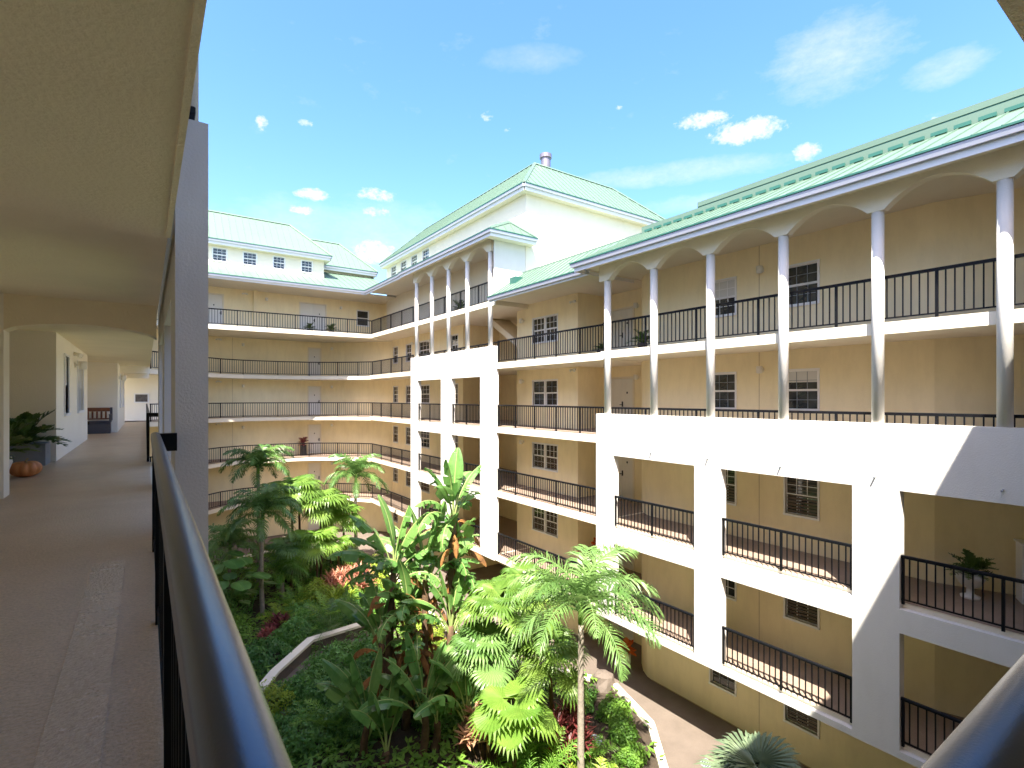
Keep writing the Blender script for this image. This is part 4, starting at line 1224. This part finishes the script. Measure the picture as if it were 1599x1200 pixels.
bushes = [
    ('hedge filling the path below the low cream wall', 5.7, 19.1, 1.15, .8, .85, 'shrub', 2400),
    ('hedge right of the path hedge below the low cream wall', 7.3, 19.5, .9, .8, .8, 'shrub', 2000),
    ('hedge at the lower left end of the low cream wall', 4.3, 17.9, .9, .7, .8, 'shrub', 2000),
    ('leafy shrub at the far left against the left wing', 2.4, 23.6, 1.1, 1.3, 1.5, 'fern', 2200),
    ('tall shrub at the back left corner of the bed', 2.9, 32.6, 1.6, 1.4, 2.2, 'shrub', 2400),
    ('dense low shrub between left palm and yellow green shrub', 5.6, 24.0, 1.1, .8, .8, 'shrub', 2200),
    ('dark shrub between the path and the pink mound', 8.8, 23.4, 1.0, 1.1, .9, 'shrub', 2000),
    ('pale shrub at the back curb right of the feather palm', 10.3, 28.3, .7, 1.3, .9, 'yellowshrub', 1600),
    ('glossy dark hedge mound behind the low cream wall', 5.2, 22.3, 1.35, .9, .95, 'shrub', 2600),
    ('glossy dark hedge at the left end of the low cream wall', 3.5, 20.9, 1.1, 1.0, .9, 'shrub', 2200),
    ('dark hedge mound near the low cream wall and bird of paradise', 7.2, 23.0, 1.1, 1.0, 1.0, 'shrub', 2200),
    ('round hedge in front of the low cream wall, right', 6.7, 17.8, 1.4, 1.0, 1.1, 'shrub', 2600),
    ('hedge in front of the low cream wall, centre', 5.0, 16.9, 1.3, 1.0, 1.0, 'shrub', 2600),
    ('dark hedge at the bottom left by the handrail', 3.6, 15.6, 1.0, 1.2, .9, 'shrub', 2200),
    ('hedge at the bottom behind the low banana like leaves', 5.4, 15.2, 1.2, .9, .9, 'shrub', 2200),
    ('bright yellow green shrub in the middle of the garden', 6.5, 25.0, 1.0, .8, 1.25, 'yellowshrub', 2200),
    ('mid green shrub right of the yellow green one', 7.9, 24.6, .9, .8, .9, 'fern', 1800),
    ('dark shrub under the back fan palms', 7.0, 29.6, 1.6, 1.0, 1.4, 'shrub', 2200),
    ('dark shrub against the far curb below the feather palm', 9.7, 31.2, 1.2, 1.2, 1.3, 'shrub', 1800),
    ('shrub left of the back palms in the shade', 3.6, 30.5, 1.5, 1.5, 1.8, 'fern', 2200),
    ('dark shrub by the left wing behind the slender palm', 2.9, 26.8, 1.1, 1.6, 1.3, 'shrub', 2200),
    ('sunlit shrub right of the pink cordyline mound', 9.6, 25.6, .9, 1.0, 1.0, 'yellowshrub', 1800),
    ('green shrub by the right curb, far part', 9.6, 22.6, .8, 1.4, .9, 'fern', 1800),
    ('pale green ground shrub by the right curb', 9.4, 19.6, .8, 1.2, .8, 'yellowshrub', 1600),
    ('small shrub at the patio corner of the curb', 11.75, 11.3, .55, .5, .55, 'fern', 1200),
    ('small shrub second from the patio corner', 11.3, 10.5, .5, .45, .5, 'fern', 1200),
    ('small shrub third from the patio corner, lowest in view', 10.7, 9.7, .45, .4, .45, 'fern', 1000),
    ('small dark shrub behind the curb corner shrubs', 11.4, 12.4, .5, .5, .55, 'shrub', 1000),
    ('shrub behind the tallest bird of paradise', 8.0, 15.0, 1.1, .9, 1.2, 'fern', 1800),
    ('sunlit shrub between garden path and bird of paradise', 8.6, 17.4, .9, 1.1, .9, 'yellowshrub', 1800),
    ('green shrub right of the bird of paradise at the patio edge', 9.9, 15.5, .8, .9, 1.1, 'fern', 1600),
    ('dark shrub low beside the bird of paradise stems', 7.3, 14.2, .8, .8, .8, 'shrub', 1600),
    ('shrub beneath the front palm, bottom edge', 7.0, 8.9, 1.0, .8, .8, 'yellowshrub', 1600),
    ('ivy mound under the left pier', 2.2, 20.5, 1.0, 1.8, 1.0, 'shrub', 1800),
    ('yellow flecked shrub near the handrail at lower left', 3.2, 17.6, .7, .8, .9, 'yellowshrub', 1300),
]
for i, (lb, x, y, rx, ry, h, mt, n) in enumerate(bushes): bush(lb, x, y, rx, ry, h, mt, n, .13 if mt == 'shrub' else .10, i + 20)


def heart_mesh():
    m = MB().tube(curve(.9, R(80), R(40), 5), [.014] * 6, 5, False)
    c = curve(.9, R(80), R(40), 5)[-1]; v = [c]
    for k in range(17):
        a = math.pi * 2 * k / 16; r = .30 * (1 + .25 * math.cos(a)) * (.75 if k in (0, 16, 8) else 1)
        v.append(c + Vector((r * math.cos(a) + .12, r * .9 * math.sin(a), -.10 - .25 * r * math.cos(a) + .05 * abs(math.sin(a)))))
    m.add(v, [(0, k, k + 1) for k in range(1, 17)])
    return m.mesh('leaf', M['bird'])


hm = heart_mesh()
t = thing('elephant_ear_plant', 'plant with big heart shaped leaves beside the left pier', 'plant', (3.3, 26.0, .2))
for i in range(22):
    place(hm, t, (3.3 + rnd.uniform(-.7, .7), 26.0 + rnd.uniform(-.9, .9), .2 + rnd.uniform(.2, 2.0)), rnd.uniform(-2.6, .6), 0, rnd.uniform(.8, 1.5), 'leaf')

# ground cover, uncountable
gc = MB(); rr = random.Random(5)
def inside(x, y):
    c = False
    for i in range(len(BED)):
        (x1, y1), (x2, y2) = BED[i], BED[i - 1]
        if (y1 > y) != (y2 > y) and x < (x2 - x1) * (y - y1) / (y2 - y1) + x1: c = not c
    return c
cnt = 0
while cnt < 26000:
    x, y = rr.uniform(1.3, 12.8), rr.uniform(4, 35.5)
    if not inside(x, y) or (y > 17 and y < 21 and x < 8.6 and abs(y - (16.8 + x * .55)) < 1.0): continue
    if math.sin(x * 1.7 + 1) * math.cos(y * 1.3) < -.35: cnt += 1; continue
    if x > 9.8 and y < 13 and rr.random() < .8: cnt += 1; continue
    a = rr.uniform(0, 6.3); l = rr.uniform(.06, .15); z = .2 + rr.uniform(.02, .35); s = Vector((math.cos(a), math.sin(a), rr.uniform(-.4, .6))) * l
    q = Vector((-math.sin(a), math.cos(a), rr.uniform(-.3, .3))) * l * .4; p = Vector((x, y, z)); gc.add([p - s, p + q, p + s, p - q], [(0, 1, 2, 3)]); cnt += 1
structure(obj('ground_cover', gc, M['fern']), 'stuff')
rk = thing('stepping_stone', 'flat grey stepping stone in the bed by the front palm', 'stone', (10.4, 10.9, .2))
obj('stone', MB().lathe([(.05, 0), (.30, .01), (.32, .04), (.28, .07), (.04, .08)], 9), M['potgrey'], rk, (0, 0, 0), 0, True)
rk = thing('boulder', 'pale rough boulder at the curb corner by the patio', 'boulder', (12.75, 12.75, 0))
bm_ = MB().lathe([(.15, 0), (.40, .12), (.42, .35), (.30, .6), (.1, .68)], 9)
rb = random.Random(2); bm_.v = [(a + rb.uniform(-.07, .07), b + rb.uniform(-.07, .07), c) for a, b, c in bm_.v]
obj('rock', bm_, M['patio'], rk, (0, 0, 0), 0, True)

# ================================================================== pots and furniture
def pot_plant(label, x, y, z, prof, potmat, fm, fh, n, seed, cat='potted plant', name='potted_plant', ll=.14, w=.045, box=None, hi=80, top=None, nl=14):
    rr = random.Random(seed); t = thing(name, label, cat, (x, y, z))
    if box: obj('pot', MB().box(-box[0] / 2, box[0] / 2, -box[1] / 2, box[1] / 2, 0, box[2]), M[potmat], t, (0, 0, 0), 0, True); h = box[2]
    else: obj('pot', MB().lathe(prof, 24), M[potmat], t, (0, 0, 0), 0, True, True); h = prof[-1][1]
    obj('soil', MB().lathe([(.02, h - .02), (.12, h - .02), (.13, h + .005), (.02, h + .01)], 12), M['soil'], t, (0, 0, 0), 0, True)
    ms = [cached(('pp', fm, fh, k, ll, nl), lambda k=k: frond_mesh('leaf_stem', M[fm], fh, (hi, hi - 25, hi - 50)[k], (30, -10, -30)[k], nl, ll, w, 20, k + seed, .15, .25)) for k in range(3)]
    for i in range(n):
        k = min(2, int(3 * i / n)); o = place(ms[k], t, (x + rr.uniform(-.06, .06), y + rr.uniform(-.06, .06), z + h), i * 2.4 + rr.uniform(-.3, .3), rr.uniform(-.1, .1), rr.uniform(.75, 1.1), 'leaf_stem')
    return t


F3 = FL[3] + .004
pot_plant('large green potted plant in a square grey planter at the corridor corner', -1.95, 13.65, F3, None, 'potgrey', 'potplant', .78, 26, 1, box=(.75, .62, .42), ll=.15, w=.10, nl=18)
pot_plant('leafy plant in a round white pot nearest the camera in the corridor', -1.98, 11.35, F3, [(.13, 0), (.2, .12), (.25, .28), (.24, .36), (.2, .37)], 'potwhite', 'potplant', .66, 26, 2, ll=.13, w=.09, nl=16)
pk = thing('pumpkin', 'orange ribbed pumpkin on the brown corridor floor in front of the planter', 'pumpkin', (-1.62, 11.65, F3))
m = MB(); nr, ns = 60, 12; v = []; f = []
for i in range(ns + 1):
    ph_ = math.pi * i / ns
    for k in range(nr):
        a = 2 * math.pi * k / nr; rib = 1 - .13 * abs(math.cos(a * 5)) ** 6 * math.sin(ph_) ** .5
        r_ = .2 * math.sin(ph_) ** .75 * rib + .01; v.append((r_ * math.cos(a), r_ * math.sin(a), .135 - .13 * math.cos(ph_) - (.03 if i > ns - 2 else 0)))
for i in range(ns):
    for k in range(nr): f.append((i * nr + k, i * nr + (k + 1) % nr, (i + 1) * nr + (k + 1) % nr, (i + 1) * nr + k))
obj('shell', MB().add(v, f), M['pumpkin'], pk, (0, 0, 0), 0, True, True)
obj('stem', MB().tube([(0, 0, .22), (.005, 0, .27), (.03, .01, .30)], [.024, .014, .016], 8), M['pumpkin_stem'], pk, (0, 0, 0), 0, True)

bn = thing('storage_bench', 'slate grey storage bench with brown slatted back in the corridor niche', 'bench', (-1.72, 24.45, F3))
bx = lambda nm, mt, *a: bevel(obj(nm, MB().box(*a), M[mt], bn, (0, 0, 0), 0, True), .012)
bx('box', 'benchbox', -.72, .66, -.30, .28, .0, .40)
bx('seat', 'benchbox', -.74, .68, -.33, .28, .402, .46)
bx('latch', 'black', -.06, .06, -.345, -.331, .34, .44)
for s in (-.70, .62): bx('armrest_post', 'benchbox', s, s + .08, -.33, -.26, .46, .66); bx('armrest', 'benchbox', s - .01, s + .09, -.36, .26, .662, .70); bx('back_post', 'benchbox', s, s + .08, .20, .28, .0 + .46, .95)
bx('back_rail', 'benchwood', -.62, .62, .21, .26, .80, .94)
bx('lower_back_rail', 'benchwood', -.62, .62, .21, .26, .50, .55)
for k in range(9): bx('back_slat', 'benchwood', -.57 + .13 * k, -.51 + .13 * k, .22, .25, .552, .798)

urn = [(.16, 0), (.17, .04), (.07, .08), (.06, .20), (.17, .27), (.25, .42), (.28, .50), (.24, .52)]
pot_plant('white pedestal urn with dark fern on the shaded right hand walkway', 14.2, 3.45, FL[2] + .004, urn, 'potwhite', 'potplant', .5, 26, 5, cat='urn', name='urn_planter', ll=.12, hi=70)
cbn = thing('white_cabinet', 'white panelled cabinet cut by the right edge on a shaded walkway', 'cabinet', (14.95, 2.45, FL[2] + .004), R(-65))
obj('body', MB().box(-.4, .4, -.2, .2, 0, 1.2), M['trim'], cbn, (0, 0, 0), 0, True)
for s in (-1, 1):
    obj('door_panel', MB().box(-.36 if s < 0 else .02, -.02 if s < 0 else .36, -.225, -.201, .06, 1.12), M['creamwhite'], cbn, (0, 0, 0), 0, True)
obj('top', MB().box(-.43, .43, -.24, .22, 1.202, 1.24), M['trim'], cbn, (0, 0, 0), 0, True)
pot_plant('spiky plant on the top walkway behind the leftmost near columns', 13.5, 11.7, FL[4] + .004, [(.12, 0), (.17, .2), (.16, .22)], 'potblack', 'potplant', .55, 18, 6, ll=.16)
pot_plant('low dark pot plant on the top middle walkway by the railing', 13.5, 13.6, FL[4] + .004, [(.14, 0), (.18, .12), (.17, .13)], 'potblack', 'potplant', .32, 12, 16, ll=.12)
pot_plant('left potted plant by the double doors on the top back walkway', 9.35, 37.75, FL[5] + .004, [(.15, 0), (.2, .25), (.19, .27)], 'potblack', 'potplant', .6, 18, 7, ll=.18)
pot_plant('right potted plant by the double doors on the top back walkway', 10.75, 37.55, FL[5] + .004, [(.15, 0), (.2, .25), (.19, .27)], 'potblack', 'potplant', .6, 18, 8, ll=.18)
pot_plant('tall dark planter with red plant beside a white door, back wing', 9.5, 40.3, FL[2] + .004, None, 'potblack', 'ti', .65, 16, 9, box=(.36, .36, .75), ll=.25)
pot_plant('potted plant on the arcade walkway behind thin far columns', 13.8, 24.6, FL[5] + .004, [(.15, 0), (.2, .25), (.19, .27)], 'potblack', 'potplant', .55, 16, 10, ll=.18)
pot_plant('dark green plant in the bottom left opening of the far white facade', 14.2, 27.6, FL[1] + .004, [(.15, 0), (.2, .3), (.19, .32)], 'potwhite', 'potplant', .8, 18, 11, ll=.2)
pv = pot_plant('red flowers in a dark pot on a white pedestal in the entry recess', 15.25, 15.6, FL[1] + .004, [(.17, 0), (.14, .1), (.13, .75), (.18, .8), (.18, .82), (.1, .83), (.19, 1.06), (.18, 1.08)], 'potwhite', 'orangeleaf', .3, 20, 12, cat='urn', name='pedestal_urn', ll=.1)
pot_plant('white ground floor pot with stacked orange foliage by the curved wall', 14.62, 13.5, .004, [(.17, 0), (.2, .2), (.22, .5), (.2, .52)], 'potwhite', 'orangeleaf', .5, 26, 13, ll=.14, w=.08)
